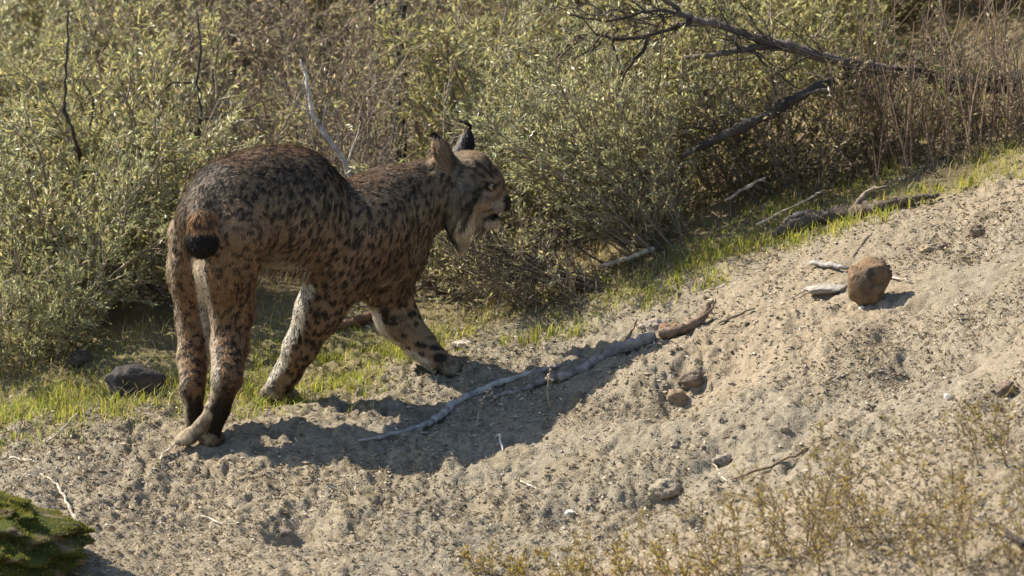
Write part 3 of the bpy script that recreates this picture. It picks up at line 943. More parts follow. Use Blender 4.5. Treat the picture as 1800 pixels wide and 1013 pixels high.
make_shrub('shrub', spot(1290, 1.2), 'yellow-olive shrub under the dark slanting limb', H=.48, spread=.65, stems=20, twigs=380, nleaf=13000, lsize=.0125, base=OLIVE, alt=YOL, altp=.4, clear=.10)
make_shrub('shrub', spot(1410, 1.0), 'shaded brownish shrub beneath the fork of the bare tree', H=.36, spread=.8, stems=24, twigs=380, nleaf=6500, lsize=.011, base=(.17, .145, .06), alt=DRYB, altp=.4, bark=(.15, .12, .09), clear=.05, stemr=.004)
make_shrub('dry_shrub', spot(1600, 1.0), 'brown leafless twiggy shrub under the trunk at the right', H=.34, spread=.8, stems=28, twigs=360, nleaf=4200, lsize=.011, base=(.14, .15, .075), alt=DRYB, altp=.25, bark=(.19, .145, .105), clear=.05, stemr=.0035)
make_shrub('dry_shrub', spot(1775, .90), 'brown twiggy shrub at the right edge above the grass', H=.32, spread=.7, stems=24, twigs=300, nleaf=1000, lsize=.010, base=DRYB, alt=OLIVE, altp=.3, bark=(.20, .155, .11), clear=.05, stemr=.0035)

# dry upright stalks at the right
stalk_spots = [(1530, .98), (1590, .86), (1640, .95), (1690, .83), (1735, .98), (1790, .86), (1560, 1.25), (1670, 1.2)]
stalk_txt = ['under the fork of the bare tree', 'beside the end of the rotten log', 'in front of the fallen trunk', 'next to the grass edge on the right', 'before the dark end of the trunk', 'at the right edge of the view', 'behind the brown twiggy shrub', 'tall and dense, behind the others']
for (sx, sy), tx in zip(stalk_spots, stalk_txt):
    g = Geo()
    for i in range(13):
        a = RNG.uniform(0, 6.28)
        ax_ = []
        p = grow((math.cos(a) * RNG.uniform(0, .09), math.sin(a) * RNG.uniform(0, .07), -.03), (RNG.normal(0, .13), RNG.normal(0, .1), 1), RNG.uniform(.16, .42), 8, .06, .0, .0019, .0008, ax_)
        for j in range(2):
            kk = RNG.integers(4, 8)
            grow(p[kk], unit(p[kk + 1] - p[kk]) + RNG.normal(0, .35, 3), RNG.uniform(.05, .14), 3, .08, .02, .001, .0006, ax_)
        cl = np.array([.33, .235, .16]) * RNG.uniform(.6, 1.35)
        for q, r in ax_: g.tube(q, r, 4 if r[0] > .0015 else 3, cl, cap=False)
    o = empty('dry_stalk_clump', spot(sx, sy))
    tag(o, 'clump of dry reddish upright stalks ' + tx, 'dry stalks', 'dry stalks at the right')
    tag(link('stalks', g.mesh('stalks', M_STRAW, True), o), kind='stuff')

# grass: short bright blades along the edge of the bare soil
def blades(n, P, H, W, base, alt, droop=.5):
    a = RNG.uniform(0, 2 * math.pi, n)
    out = np.stack([np.cos(a), np.sin(a), np.zeros(n)], -1)
    sd = np.stack([-np.sin(a), np.cos(a), np.zeros(n)], -1)
    bend = (RNG.uniform(.1, 1, n) * droop)[:, None] * H[:, None]
    up = np.array([0, 0, 1.0])
    p1 = P + up * H[:, None] * .5 + out * bend * .25
    p2 = P + up * H[:, None] * .85 + out * bend * .9
    w = sd * W[:, None]
    P = P - up * .006
    v = np.stack([P - w, P + w, p1 - w * .8, p1 + w * .8, p2], 1).reshape(-1, 3)
    b = np.arange(n) * 5
    c = palette(n, base, .22, alt, .25)
    return v, np.stack([b + 2, b + 3, b + 4], -1), np.stack([b, b + 1, b + 3, b + 2], -1), np.repeat(c, 5, axis=0)

n = 150000
bx = RNG.uniform(-1.7, 1.9, n); by = RNG.uniform(-.05, 2.2, n)
de = by - edge_y(bx)
tuft = noise2(bx * 9, by * 9, 51) + .6 * noise2(bx * 24, by * 24, 52)
strip = np.where(de > 0, np.exp(-np.clip(de - .12, 0, None) / .28), np.exp(de / .035)) * sstep(-.45, .55, tuft)
green_left = np.exp(-((bx + .85) / .30) ** 2 - ((by - .30) / .16) ** 2) + .9 * np.exp(-((bx + .42) / .16) ** 2 - ((by - .55) / .25) ** 2) + .8 * np.exp(-((bx - .42) / .14) ** 2 - ((by - .72) / .12) ** 2)
keep = RNG.random(n) < np.clip(strip * .60 + green_left * .85, 0, 1)
bx = bx[keep]; by = by[keep]
bz = ground_full(bx, by, False)
n = len(bx)
hh = RNG.uniform(.009, .028, n) * (1 + .9 * sstep(.2, .9, noise2(bx * 9, by * 9, 51)))
v, t, q, c = blades(n, np.stack([bx, by, bz], -1), hh, RNG.uniform(.0006, .0013, n), (.27, .30, .055), (.40, .36, .13), 1.4)
tag(link('grass', mesh_np('grass', v, t, q, c, M_GRASS)), 'short bright green grass along the edge of the bare soil', 'grass', kind='stuff')

# bent dry grass and dead stalks under the shrubs
n = 60000
bx = RNG.uniform(-1.6, 1.8, n); by = RNG.uniform(.05, 1.9, n)
de = by - edge_y(bx)
keep = (RNG.random(n) < .34 * sstep(-.02, .12, de) * sstep(-.7, .4, noise2(bx * 6, by * 6, 55)))
bx = bx[keep]; by = by[keep]; n = len(bx)
v, t, q, c = blades(n, np.stack([bx, by, ground_full(bx, by, False)], -1), RNG.uniform(.015, .06, n), RNG.uniform(.0006, .0013, n), (.36, .29, .165), (.22, .22, .07), 1.9)
tag(link('dry_grass', mesh_np('dry_grass', v, t, q, c, M_GRASS)), 'bent straw-coloured dry grass under and between the shrubs', 'dry grass', kind='stuff')
make_shrub('low_arching_shrub', spot(1010, .70), 'sprawling fine-stemmed shrub on the grass below the muzzle of the lynx', H=.32, spread=.75, stems=24, twigs=300, nleaf=1300, lsize=.010, base=GREYG, alt=YOL, altp=.3, lean=(-.9, 0, -.25), wander=.08, up=.03, stemr=.003, bark=(.24, .19, .135), clear=.1, sub=2)
make_shrub('shrub', spot(20, .62), 'low dark-green shrub spilling onto the grass at the left edge', H=.30, spread=1.0, stems=18, twigs=300, nleaf=9000, lsize=.0115, base=GREYG, alt=OLIVE, altp=.4, clear=.05, stemr=.003)
make_shrub('shrub', spot(800, 1.0), 'pale olive shrub behind the neck of the lynx', H=.36, spread=.6, stems=18, twigs=260, nleaf=6000, lsize=.0115, base=OLIVE, alt=SILV, altp=.3, clear=.05, stemr=.003, bark=(.3, .25, .19))

# tufts that stand out
tuft_list = [(1000, 590, 'sunlit grass tuft at the soil edge beyond the end of the branch'), (940, 600, 'yellow-green grass tuft beneath the tips of the arching stems'), (1330, 440, 'tall sunlit grass tuft beside the rotten log'),
             (1250, 500, 'grass tuft at the soil edge below the dark shade of the shrub'), (1150, 540, 'grass tuft between the middle shrub and the bare bank'), (1400, 425, 'grass tuft in front of the broken end of the rotten log'),
             (1480, 405, 'grass tuft beneath the middle of the rotten log'), (1620, 355, 'grass tuft on the crest beneath the dry stalks'), (1390, 375, 'bright grass tuft growing behind the rotten log'),
             (690, 620, 'small grass tuft behind the outstretched foreleg'), (200, 720, 'bright grass tuft in front of the dark rock'), (130, 735, 'grass tuft near the left edge below the grey-green shrub'), (270, 715, 'grass tuft just left of the hind legs'),
             (470, 640, 'grass tuft seen between the hind and fore legs'), (1550, 385, 'grass tuft by the thin end of the rotten log'), (1700, 330, 'grass tuft near the right end of the crest')]
for (tx, ty, lb) in tuft_list:
    p = on_ground(tx, ty)
    m = 46
    r = RNG.normal(0, .022, (m, 2))
    P = np.stack([r[:, 0], r[:, 1], np.array([gz(p[0] + a, p[1] + b) - p[2] for a, b in r])], -1)
    v, t, q, c = blades(m, P, RNG.uniform(.018, .06, m), RNG.uniform(.0008, .0017, m), (.27, .28, .06), (.38, .34, .12), 1.5)
    o = empty('grass_tuft', p)
    tag(link('blades', mesh_np('blades', v, t, q, c, M_GRASS), o), kind='stuff')
    tag(o, lb, 'grass tuft', 'grass tufts along the soil edge', kind=None)

# low ochre plants close to the camera
fg = [(1400, 985, .30, 'low ochre-leaved plant in the front, right of the middle'), (1330, 1000, .22, 'small ochre plant at the bottom edge beside the taller one'), (1480, 1010, .26, 'ochre twiggy plant at the bottom edge under the right slope'),
      (1100, 1015, .14, 'low mossy ochre plant at the bottom edge in the middle'), (960, 1012, .12, 'small ochre plant at the bottom edge left of the middle'), (1200, 1018, .16, 'ochre plant at the bottom edge between two others'),
      (1590, 960, .26, 'sparse thin-stemmed plant on the front right slope'), (1760, 985, .34, 'dark-stemmed ochre plant in the bottom right corner'), (1690, 1010, .24, 'sparse brown-stemmed plant at the bottom near the right corner'), (1790, 800, .20, 'ochre plant at the right edge half way up the slope'),
      (860, 1000, .11, 'tiny straw-coloured plant at the bottom edge')]
for (fx, fy, hh_, lb) in fg:
    p = on_ground(fx, fy)
    make_shrub('ochre_plant', p, lb, 'plant', 'ochre plants on the front slope', H=hh_, spread=.65, stems=10, twigs=70, nleaf=1100, lsize=.0075, base=(.33, .27, .075), alt=(.32, .22, .09), altp=.3, stemr=.0016, bark=(.22, .16, .10), clear=.2, sub=2, wander=.14)
# ------------------------------------------------------------------ wood, stones, litter
import bmesh
def ico(sub):
    bm = bmesh.new()
    bmesh.ops.create_icosphere(bm, subdivisions=sub, radius=1.0)
    v = np.array([x.co[:] for x in bm.verts]); f = np.array([[x.index for x in q.verts] for q in bm.faces])
    bm.free()
    return v, f
OCT = (np.array([(1,0,0),(-1,0,0),(0,1,0),(0,-1,0),(0,0,1),(0,0,-1)], float), np.array([(0,2,4),(2,1,4),(1,3,4),(3,0,4),(2,0,5),(1,2,5),(3,1,5),(0,3,5)]))
ICO1 = ico(1); ICO2 = ico(2); ICO3 = ico(4); ICO4 = ico(5)

def lump(size, seed, rough=.25, fine=.06, sub=ICO3, facet=0.0):
    v, f = sub
    n = v * (1 + rough * noise3(v * 1.6 + seed * 7.3, seed)[:, None] + rough * .5 * noise3(v * 3.7 + seed, seed + 1)[:, None] + fine * noise3(v * 9 + seed, seed + 2)[:, None] + fine * .6 * noise3(v * 22, seed + 3)[:, None])
    lr = np.random.default_rng(seed)
    if facet:
        for _ in range(14):
            d = unit(lr.normal(0, 1, 3)); h = lr.uniform(.60, .88)
            t = n @ d; m = t > h
            n[m] -= np.outer((t[m] - h) * facet, d)
    return n * np.asarray(size), f

def lump_thing(name, px, py, size, label, cat, col, seed, sink=.3, rz=0.0, rough=.25, fine=.06, facet=0, mat=None, group=None, dcol=None, dY=0):
    p = on_ground(px, py); p[1] += dY; p[2] = gz(p[0], p[1])
    v, f = lump(size, seed, rough, fine, ICO3, facet)
    nn = noise3(v * 60, seed + 5); c = np.tile(np.asarray(col, float), (len(v), 1)) * (1 + .3 * nn[:, None])
    if dcol is not None:
        w = sstep(-.1, .4, noise3(v * 25, seed + 6))[:, None]; c = c * (1 - w) + np.asarray(dcol) * w
    o = link(name, mesh_np(name, v, f, None, c.clip(.005, .9), mat or M_STONE, True))
    o.location = (p[0], p[1], p[2] + size[2] * (1 - 2 * sink)); o.rotation_euler.z = rz
    return tag(o, label, cat, group)

def wood(name, pts, rad_px, label, cat='branch', col=(.20, .15, .11), sides=8, rough=.16, n=26, parent=None, jit=.0015, group=None, mat=None):
    pts = np.asarray(pts, float)
    path = smooth_path(pts, n)
    path[1:-1] += RNG.normal(0, jit, (n - 2, 3))
    rad = np.interp(np.linspace(0, 1, n), np.linspace(0, 1, len(rad_px)), rad_px) * PX
    rad = rad * (1 + .12 * RNG.normal(0, 1, n)).clip(.7, 1.4)
    g = Geo()
    org = path[0] if parent is None else np.array(parent.location)
    cl = np.asarray(col) * (1 + .25 * RNG.normal(0, 1, (n, 1))).clip(.5, 1.6)
    g.tube(path - org, rad, sides, cl, rough)
    o = link(name, g.mesh(name, mat or M_BARK, True), parent)
    if parent is None:
        o.location = org
        tag(o, label, cat, group)
    return o

def gp(lst, lift=0.0):
    return [on_ground(a, b, lift) for a, b in lst]

# the two dead branches lying on the bank
br = empty('fallen_branch', on_ground(1080, 630)); tag(br, 'weathered grey branch lying on the sandy bank, half in the shadow of the lynx', 'branch')
wood('limb', gp([(868, 706), (920, 690), (965, 674), (1010, 662), (1055, 637), (1100, 616), (1150, 597)], .008), [3, 5, 7, 9, 10, 11, 10], None, parent=br, col=(.27, .235, .205), n=40, sides=10)
wood('limb', gp([(1160, 598), (1200, 586), (1230, 572)], .012) + [on_ground(1252, 558, .035)], [11, 10, 9, 5], None, parent=br, col=(.19, .135, .095), n=16, sides=10)
wood('twig', [on_ground(1225, 575, .015), on_ground(1250, 568, .03), on_ground(1258, 556, .04)], [4, 3, 1.5], None, parent=br, col=(.17, .12, .085), n=8)
wood('twig', [on_ground(1100, 612, .015), on_ground(1112, 602, .03), on_ground(1120, 588, .035)], [3, 2.5, 1.5], None, parent=br, col=(.19, .14, .10), n=8)
wood('fallen_branch', gp([(630, 780), (690, 768), (745, 752), (772, 738), (800, 714), (850, 689), (910, 668), (985, 646)], .006), [2.5, 4, 5, 6, 6.5, 6, 5, 3], 'thin bent grey branch lying wholly in the shadow of the lynx', col=(.33, .31, .285), n=46)
wood('stick', gp([(1262, 572), (1295, 560), (1328, 546)], .006), [2.5, 2.5, 1.5], 'thin straight stick beyond the splintered tip of the fallen branch', 'stick', (.24, .19, .14), n=10)
# rotten log on the crest
lg = empty('rotten_log', on_ground(1450, 395)); tag(lg, 'dark rotten log lying in the grass along the crest of the bank', 'log')
wood('trunk', gp([(1362, 424), (1410, 402), (1470, 388), (1530, 378), (1580, 366), (1650, 352)], .014), [12, 15, 13, 11, 9, 4], None, parent=lg, col=(.11, .085, .065), n=44, sides=12, rough=.22)
wood('splinter', [on_ground(1378, 412, .03), on_ground(1400, 404, .036), on_ground(1425, 396, .034)], [2, 4, 2], None, parent=lg, col=(.36, .30, .24), n=10)
wood('stub', [on_ground(1500, 382, .02), on_ground(1525, 372, .045), on_ground(1560, 366, .05)], [5, 4, 2], None, parent=lg, col=(.24, .19, .15), n=10)
wood('stick', gp([(560, 592), (610, 578), (660, 562), (700, 548)], .012), [5, 8, 8, 6], 'reddish-brown piece of wood on the ground behind the forelegs of the lynx', 'wood', (.22, .125, .075), n=20, sides=9)
wood('stick', [on_ground(712, 535, .02), on_ground(745, 522, .03), on_ground(772, 514, .035)], [5, 6, 5], 'short dark stub of wood beyond the outstretched foreleg', 'wood', (.15, .115, .09), n=10, sides=8)
wood('stick', [at(1055, 470, .80), at(1100, 455, .79), at(1150, 437, .79)], [3, 4, 4.5], 'pale broken stick lodged in the middle shrub', 'stick', (.42, .36, .28), n=14)
wood('stick', [at(1275, 352, .9), at(1310, 330, .9), at(1345, 312, .9)], [2.5, 3, 2], 'pale curved stick in the brown shrub under the fork', 'stick', (.42, .35, .27), n=12)
wood('stick', [at(1330, 395, .72), at(1420, 350, .74), at(1445, 335, .74)], [1.5, 2, 1], 'thin pale straw slanting above the rotten log', 'straw', (.45, .39, .29), n=10)
wood('stick', gp([(1425, 470), (1455, 474), (1490, 480)], .01), [4, 5, 3.5], 'grey flat stick behind the brown clod on the bank', 'stick', (.34, .32, .30), n=12)
wood('stick', gp([(1548, 488), (1575, 496), (1602, 500)], .008), [2, 2, 1.2], 'thin pale twig sticking out right of the brown clod', 'twig', (.55, .48, .38), n=10)
wood('stick', [on_ground(1500, 475, .03), on_ground(1520, 462, .05), on_ground(1532, 452, .055)], [2, 2.2, 1.5], 'short dark twig poking up behind the brown clod', 'twig', (.16, .13, .10), n=8)
wood('stick', gp([(1385, 530), (1430, 512), (1470, 502)], .006), [1.5, 2, 1.5], 'thin straw lying before the pale flat stone', 'straw', (.48, .42, .33), n=10)
wood('stick', gp([(72, 838), (102, 860), (118, 888), (134, 920), (152, 943)], .006), [1.8, 2.6, 2.8, 3, 3.2], 'pale curved stick beside the mossy mound', 'stick', (.42, .36, .28), n=24)
wood('stick', [on_ground(75, 788, .004), on_ground(105, 772, .02), on_ground(137, 750, .03)], [1.5, 1.8, 1.4], 'pale straw leaning up at the edge of the shaded soil, far left', 'straw', (.50, .44, .33), n=8)
wood('stick', gp([(18, 808), (50, 812), (75, 820)], .005), [2, 2.2, 1.5], 'pale straw lying flat above the mossy mound', 'straw', (.44, .37, .29), n=8)
wood('stick', [on_ground(272, 822, .003), on_ground(292, 806, .012), on_ground(312, 790, .02)], [1.2, 1.5, 1.2], 'pale straw pointing at the hind paws of the lynx', 'straw', (.55, .48, .37), n=8)
wood('stick', gp([(330, 905), (362, 914), (392, 926)], .005), [1.5, 1.6, 1.2], 'thin pale straw on the open soil below the hind paws', 'straw', (.56, .49, .38), n=8)
wood('stick', [on_ground(872, 772, .005), on_ground(878, 784, .022), on_ground(884, 798, .006)], [1.8, 2.2, 1.6], 'small white curl of bark at the edge of the lynx shadow', 'bark curl', (.55, .51, .44), n=10)
wood('stick', gp([(915, 850), (930, 858), (945, 866)], .005), [1.5, 1.6, 1], 'short white straw right of the tip of the lynx shadow', 'straw', (.46, .40, .31), n=8)
wood('stick', gp([(1238, 800), (1262, 830), (1282, 856)], .006), [1.3, 1.5, 1.2], 'thin straw on the slope left of the ochre plants', 'straw', (.5, .43, .32), n=8)
wood('stick', gp([(1283, 852), (1340, 835), (1400, 808), (1455, 778)], .012), [1.5, 2.2, 2.6, 1.6], 'long thin brown stick lying among the ochre plants', 'stick', (.24, .17, .11), n=18)
wood('stick', gp([(1720, 935), (1765, 958), (1799, 985)], .03), [1.5, 3, 4], 'dark bare twig in the bottom right corner', 'twig', (.07, .055, .05), n=12)

# dead weed stalks standing in the shadow
for (bxp, byp, tops, lb) in ((838, 752, [(842, 720), (852, 695), (868, 682)], 'small dead weed with seed heads standing in the lynx shadow'), (968, 722, [(962, 690), (966, 660), (966, 640)], 'upright dead weed at the right edge of the lynx shadow')):
    b0 = on_ground(bxp, byp)
    o = empty('dead_weed', b0); tag(o, lb, 'weed')
    pts = [b0] + [at(a, b, b0[1] - .005 * i) for i, (a, b) in enumerate(tops)]
    wood('stem', pts, [1.2, 1, .8, .6], None, parent=o, col=(.42, .34, .24), n=12, jit=.0006, mat=M_STRAW)
    for i in range(9):
        f = RNG.uniform(.45, 1)
        q = smooth_path(pts, 20)[int(f * 19)] + RNG.normal(0, .006, 3)
        v, f_ = lump((.0035, .0035, .003), 400 + i, .3, .1, ICO1)
        h = link('seed_head', mesh_np('seed_head', v, f_, None, np.tile([.55, .44, .32], (len(v), 1)), M_STRAW, True), o)
        h.location = q - b0

# the bare fallen tree at the upper right
T0 = at(1440, 112, 1.08)
bt = empty('bare_tree', at(1800, 152, 1.2)); tag(bt, 'fallen bare tree with dark forking limbs at the upper right', 'tree')
BK = (.06, .048, .04); BG = (.12, .10, .085)
wood('trunk', [at(1960, 120, 1.30), at(1800, 146, 1.20), at(1720, 150, 1.17), at(1650, 152, 1.14)], [20, 20, 18, 14], None, parent=bt, col=(.05, .042, .036), n=26, sides=12, rough=.2)  # near-black colour carries the shade this trunk lies in
wood('limb', [at(1680, 152, 1.155), at(1590, 132, 1.12), at(1530, 122, 1.10), at(1440, 104, 1.06), at(1385, 84, 1.05), at(1330, 72, 1.05), at(1270, 50, 1.04), at(1215, 38, 1.04)], [11, 10, 11, 10, 8.5, 8, 7.5, 7], None, parent=bt, col=BG, n=46, sides=9)
wood('branch', [at(1218, 38, 1.04), at(1185, 18, 1.04), at(1150, -8, 1.03), at(1120, -40, 1.03)], [5, 4, 3.5, 2], None, parent=bt, col=BG, n=14)
wood('branch', [at(1215, 38, 1.04), at(1160, 20, 1.03), at(1110, 30, 1.03), at(1060, 40, 1.02), at(1000, 30, 1.02)], [4, 3.5, 3, 2.5, 1.5], None, parent=bt, col=BK, n=18)
wood('branch', [at(1212, 42, 1.04), at(1150, 62, 1.03), at(1090, 72, 1.03), at(1040, 62, 1.03), at(1000, 70, 1.03)], [4.5, 4, 3.5, 2.5, 1.5], None, parent=bt, col=BK, n=20)
wood('branch', [at(1140, 65, 1.03), at(1125, 95, 1.02), at(1105, 118, 1.02), at(1090, 150, 1.02)], [3.5, 3.5, 2.5, 1.5], None, parent=bt, col=BK, n=14)
wood('branch', [at(1075, 68, 1.03), at(1078, 90, 1.02), at(1092, 125, 1.02)], [2.5, 2, 1.2], None, parent=bt, col=BK, n=10)
wood('branch', [at(1020, 68, 1.03), at(995, 85, 1.03), at(975, 108, 1.03)], [2.5, 2, 1.2], None, parent=bt, col=BK, n=10)
wood('branch', [at(1400, 92, 1.06), at(1350, 84, 1.05), at(1290, 92, 1.04), at(1250, 100, 1.04), at(1205, 104, 1.04)], [6, 6.5, 6, 5.5, 4], None, parent=bt, col=BG, n=20)
wood('branch', [at(1318, 90, 1.05), at(1345, 118, 1.03), at(1375, 140, 1.03), at(1395, 158, 1.02)], [2.5, 2.2, 2, 1.5], None, parent=bt, col=BK, n=14)
wood('limb', [at(1500, 122, 1.09), at(1455, 148, 1.04), at(1400, 172, 1.0), at(1345, 205, .98), at(1300, 225, .97), at(1260, 245, .96), at(1195, 276, .95)], [8, 8, 8.5, 10, 10, 8, 5], None, parent=bt, col=(.06, .05, .042), n=36, sides=9, rough=.22)
wood('branch', [at(1390, 178, 1.0), at(1420, 165, .99), at(1460, 158, .99)], [3, 2.5, 1.5], None, parent=bt, col=BG, n=10)
wood('branch', [at(1560, 126, 1.11), at(1585, 122, 1.1), at(1640, 130, 1.1)], [4, 4, 2.5], None, parent=bt, col=BK, n=10)

tw = []
for (x0, y0, x1, y1, m_) in ((1215, 38, 1440, 104, 16), (1010, 66, 1210, 42, 18), (1205, 104, 1390, 90, 12), (1195, 276, 1455, 148, 16), (1000, 30, 1200, 28, 14), (1440, 104, 1640, 140, 12)):
    for _ in range(m_):
        f_ = RNG.random()
        p0 = at(x0 + (x1 - x0) * f_, y0 + (y1 - y0) * f_, 1.03 + RNG.normal(0, .01))
        d_ = np.array([-.8 + RNG.normal(0, .5), RNG.normal(0, .35), RNG.normal(.15, .6)])
        q_ = grow(p0, d_, RNG.uniform(.05, .16), 6, .16, .0, .0019, .0007, tw)
        for _k in range(2):
            kk = RNG.integers(2, 6)
            grow(q_[kk], unit(q_[min(kk + 1, 6)] - q_[kk - 1]) + RNG.normal(0, .5, 3), RNG.uniform(.03, .08), 4, .16, .0, .0011, .0006, tw)
g = Geo()
for q_, r_ in tw: g.tube(q_ - np.array(bt.location), r_, 4, np.array(BK) * RNG.uniform(.7, 1.6), cap=False)
tag(link('twigs', g.mesh('twigs', M_BARK, True), bt), kind='stuff')
bt.location.y -= .12; bt.location.z += .021
# dead stems behind the animal
ds = empty('dead_sapling', spot(650, 1.0)); tag(ds, 'pale grey dead sapling leaning behind the back of the lynx', 'dead sapling')
wood('stem', [np.array(spot(650, 1.0)), at(632, 380, 1.0), at(604, 285, 1.0), at(572, 238, 1.0), at(548, 195, 1.0), at(540, 140, 1.0), at(528, 105, 1.0)], [6, 5.5, 5, 4.5, 4, 3, 1.5], None, parent=ds, col=(.44, .40, .35), n=34)
wood('twig', [at(556, 205, 1.0), at(535, 195, 1.0), at(515, 178, 1.0)], [2, 1.6, 1], None, parent=ds, col=(.42, .38, .33), n=8)
wood('twig', [at(608, 290, 1.0), at(625, 250, 1.0), at(634, 215, 1.0)], [2.5, 2, 1], None, parent=ds, col=(.40, .36, .31), n=8)
wood('twig', [at(575, 240, 1.0), at(568, 215, .99), at(575, 180, .99)], [2.2, 1.6, 1], None, parent=ds, col=(.40, .36, .31), n=8)
s1 = empty('bare_sapling', spot(350, 1.25)); tag(s1, 'dark crooked bare sapling above the rump of the lynx', 'sapling')
DK = (.075, .06, .05)
wood('stem', [np.array(spot(350, 1.25)), at(345, 330, 1.2), at(350, 235, 1.15), at(354, 185, 1.15), at(346, 140, 1.15), at(352, 80, 1.15), at(345, 20, 1.15)], [4.5, 4.5, 4, 4, 3, 2.5, 1.5], None, parent=s1, col=DK, n=26)
wood('twig', [at(350, 240, 1.15), at(325, 228, 1.15), at(300, 245, 1.14)], [3, 2.5, 1.5], None, parent=s1, col=DK, n=8)
wood('twig', [at(352, 212, 1.15), at(400, 202, 1.14), at(455, 180, 1.14)], [2.5, 2, 1.2], None, parent=s1, col=DK, n=10)
wood('twig', [at(347, 145, 1.15), at(300, 148, 1.15), at(272, 190, 1.15), at(290, 225, 1.15)], [2.5, 2.2, 2, 1.2], None, parent=s1, col=DK, n=12)
s2 = empty('bare_sapling', spot(140, 1.3)); tag(s2, 'slim dark bare sapling among the leaves at the upper left', 'sapling')
wood('stem', [np.array(spot(150, 1.3)), at(150, 330, 1.2), at(132, 245, 1.1), at(115, 200, 1.1), at(113, 150, 1.1), at(118, 90, 1.1), at(120, 10, 1.1)], [4, 4, 3.5, 3.5, 3, 2.2, 1.2], None, parent=s2, col=DK, n=26)
wood('twig', [at(140, 255, 1.12), at(165, 190, 1.1), at(145, 140, 1.1)], [2.5, 2, 1.2], None, parent=s2, col=DK, n=10)
s3 = empty('dark_gap_trunk', spot(700, 1.72)); tag(s3, 'dark trunk shape added for the shaded gap at the top edge behind the back of the lynx', 'tree')
wood('trunk', [np.array(spot(702, 1.72)) - np.array([0, 0, .05]), at(702, 125, 1.72), at(692, 60, 1.72), at(668, 10, 1.72), at(640, -60, 1.72), at(620, -160, 1.72)], [17, 15, 15, 20, 16, 9], None, parent=s3, col=(.05, .043, .04), n=24, sides=9, rough=.25)  # near-black shape added to stand in for a shaded gap between the shrubs
wood('limb', [at(692, 60, 1.72), at(708, 10, 1.72), at(718, -60, 1.72)], [9, 9, 6], None, parent=s3, col=(.05, .043, .04), n=12, rough=.2)
wood('low_root', gp([(215, 525), (255, 535), (290, 560), (320, 600)], .05), [4, 5, 4, 2], 'dark bowed stem hanging low beside the left hind leg of the lynx', 'stem', (.06, .05, .04), n=14)

# rocks, clods
lump_thing('rock', 238, 690, (.072, .055, .048), 'dark angular rock in the grass left of the hind legs', 'rock', (.05, .045, .041), 3, sink=.25, rz=.4, facet=.8, dcol=(.08, .07, .062))
lump_thing('rock', 140, 640, (.030, .03, .026), 'small dark rock beneath the shrub, beside the bigger rock', 'rock', (.08, .065, .055), 4, facet=.7)
clod = lump_thing('earth_clod', 1522, 536, (.056, .05, .062), 'round brown clod of earth on the bank casting a long shadow', 'clod', (.165, .108, .062), 5, sink=.19, rough=.26, fine=.20, facet=.8, dcol=(.11, .08, .055))
lump_thing('flat_stone', 1455, 512, (.052, .035, .012), 'pale flat stone lying left of the brown clod', 'stone', (.36, .32, .27), 6, sink=.25, facet=.8)
lump_thing('pebble', 1515, 545, (.007, .006, .006), 'tiny white pebble at the foot of the brown clod', 'pebble', (.7, .66, .58), 7)
lump_thing('pebble', 284, 822, (.007, .006, .005), 'small white pebble in front of the hind paws', 'pebble', (.72, .68, .6), 8)
lump_thing('pebble', 1003, 905, (.012, .009, .007), 'white pebble in a dark hollow near the bottom middle', 'pebble', (.7, .66, .6), 9)
lump_thing('pebble', 1668, 700, (.010, .008, .007), 'pale pebble on the right slope below the clod', 'pebble', (.66, .62, .55), 10)
lump_thing('earth_clod', 1188, 700, (.024, .02, .018), 'rounded brown clod in the dark hollow right of the fallen branch', 'clod', (0.324, 0.243, 0.162), 11, mat=M_SOIL, sink=.42, rough=.34, fine=.14)
lump_thing('earth_clod', 1215, 672, (.030, .02, .02), 'dark crumbly clod above the hollow right of the fallen branch', 'clod', (0.203, 0.155, 0.115), 12, mat=M_SOIL, sink=.42, rough=.34, fine=.14)
lump_thing('earth_clod', 1172, 868, (.036, .026, .026), 'large grey clod on the lower slope in the middle', 'clod', (0.330, 0.277, 0.203), 13, mat=M_SOIL, sink=.42, rough=.34, fine=.14)
lump_thing('earth_clod', 1180, 588, (.026, .02, .020), 'reddish clod wedged under the fallen branch', 'clod', (0.297, 0.176, 0.108), 14, mat=M_SOIL, sink=.42, rough=.34, fine=.14)
lump_thing('earth_clod', 1148, 580, (.03, .02, .018), 'grey crumbly clod at the joint of the fallen branch', 'clod', (0.324, 0.270, 0.216), 15, mat=M_SOIL, sink=.42, rough=.34, fine=.14)
lump_thing('earth_clod', 575, 685, (.012, .01, .009), 'small dark clod behind the raised forepaw', 'clod', (0.149, 0.115, 0.081), 16, mat=M_SOIL, sink=.42, rough=.34, fine=.14)
lump_thing('earth_clod', 1270, 812, (.02, .016, .014), 'grey clod on the slope beside the thin straw', 'clod', (0.297, 0.257, 0.203), 17, mat=M_SOIL, sink=.42, rough=.34, fine=.14)
lump_thing('earth_clod', 1718, 412, (.018, .016, .018), 'dark clod high on the right of the bank', 'clod', (0.216, 0.162, 0.121), 18, mat=M_SOIL, sink=.42, rough=.34, fine=.14)
lump_thing('earth_clod', 1640, 440, (.03, .02, .014), 'low brown clod up the slope from the round clod', 'clod', (0.330, 0.257, 0.176), 19, mat=M_SOIL, sink=.42, rough=.34, fine=.14)
lump_thing('earth_clod', 1770, 690, (.02, .018, .02), 'dark clod near the right edge of the bank', 'clod', (0.203, 0.149, 0.115), 20, mat=M_SOIL, sink=.42, rough=.34, fine=.14)
lump_thing('earth_clod', 500, 940, (.016, .014, .01), 'dark clod on the front soil below the lynx', 'clod', (0.230, 0.189, 0.149), 21, mat=M_SOIL, sink=.42, rough=.34, fine=.14)
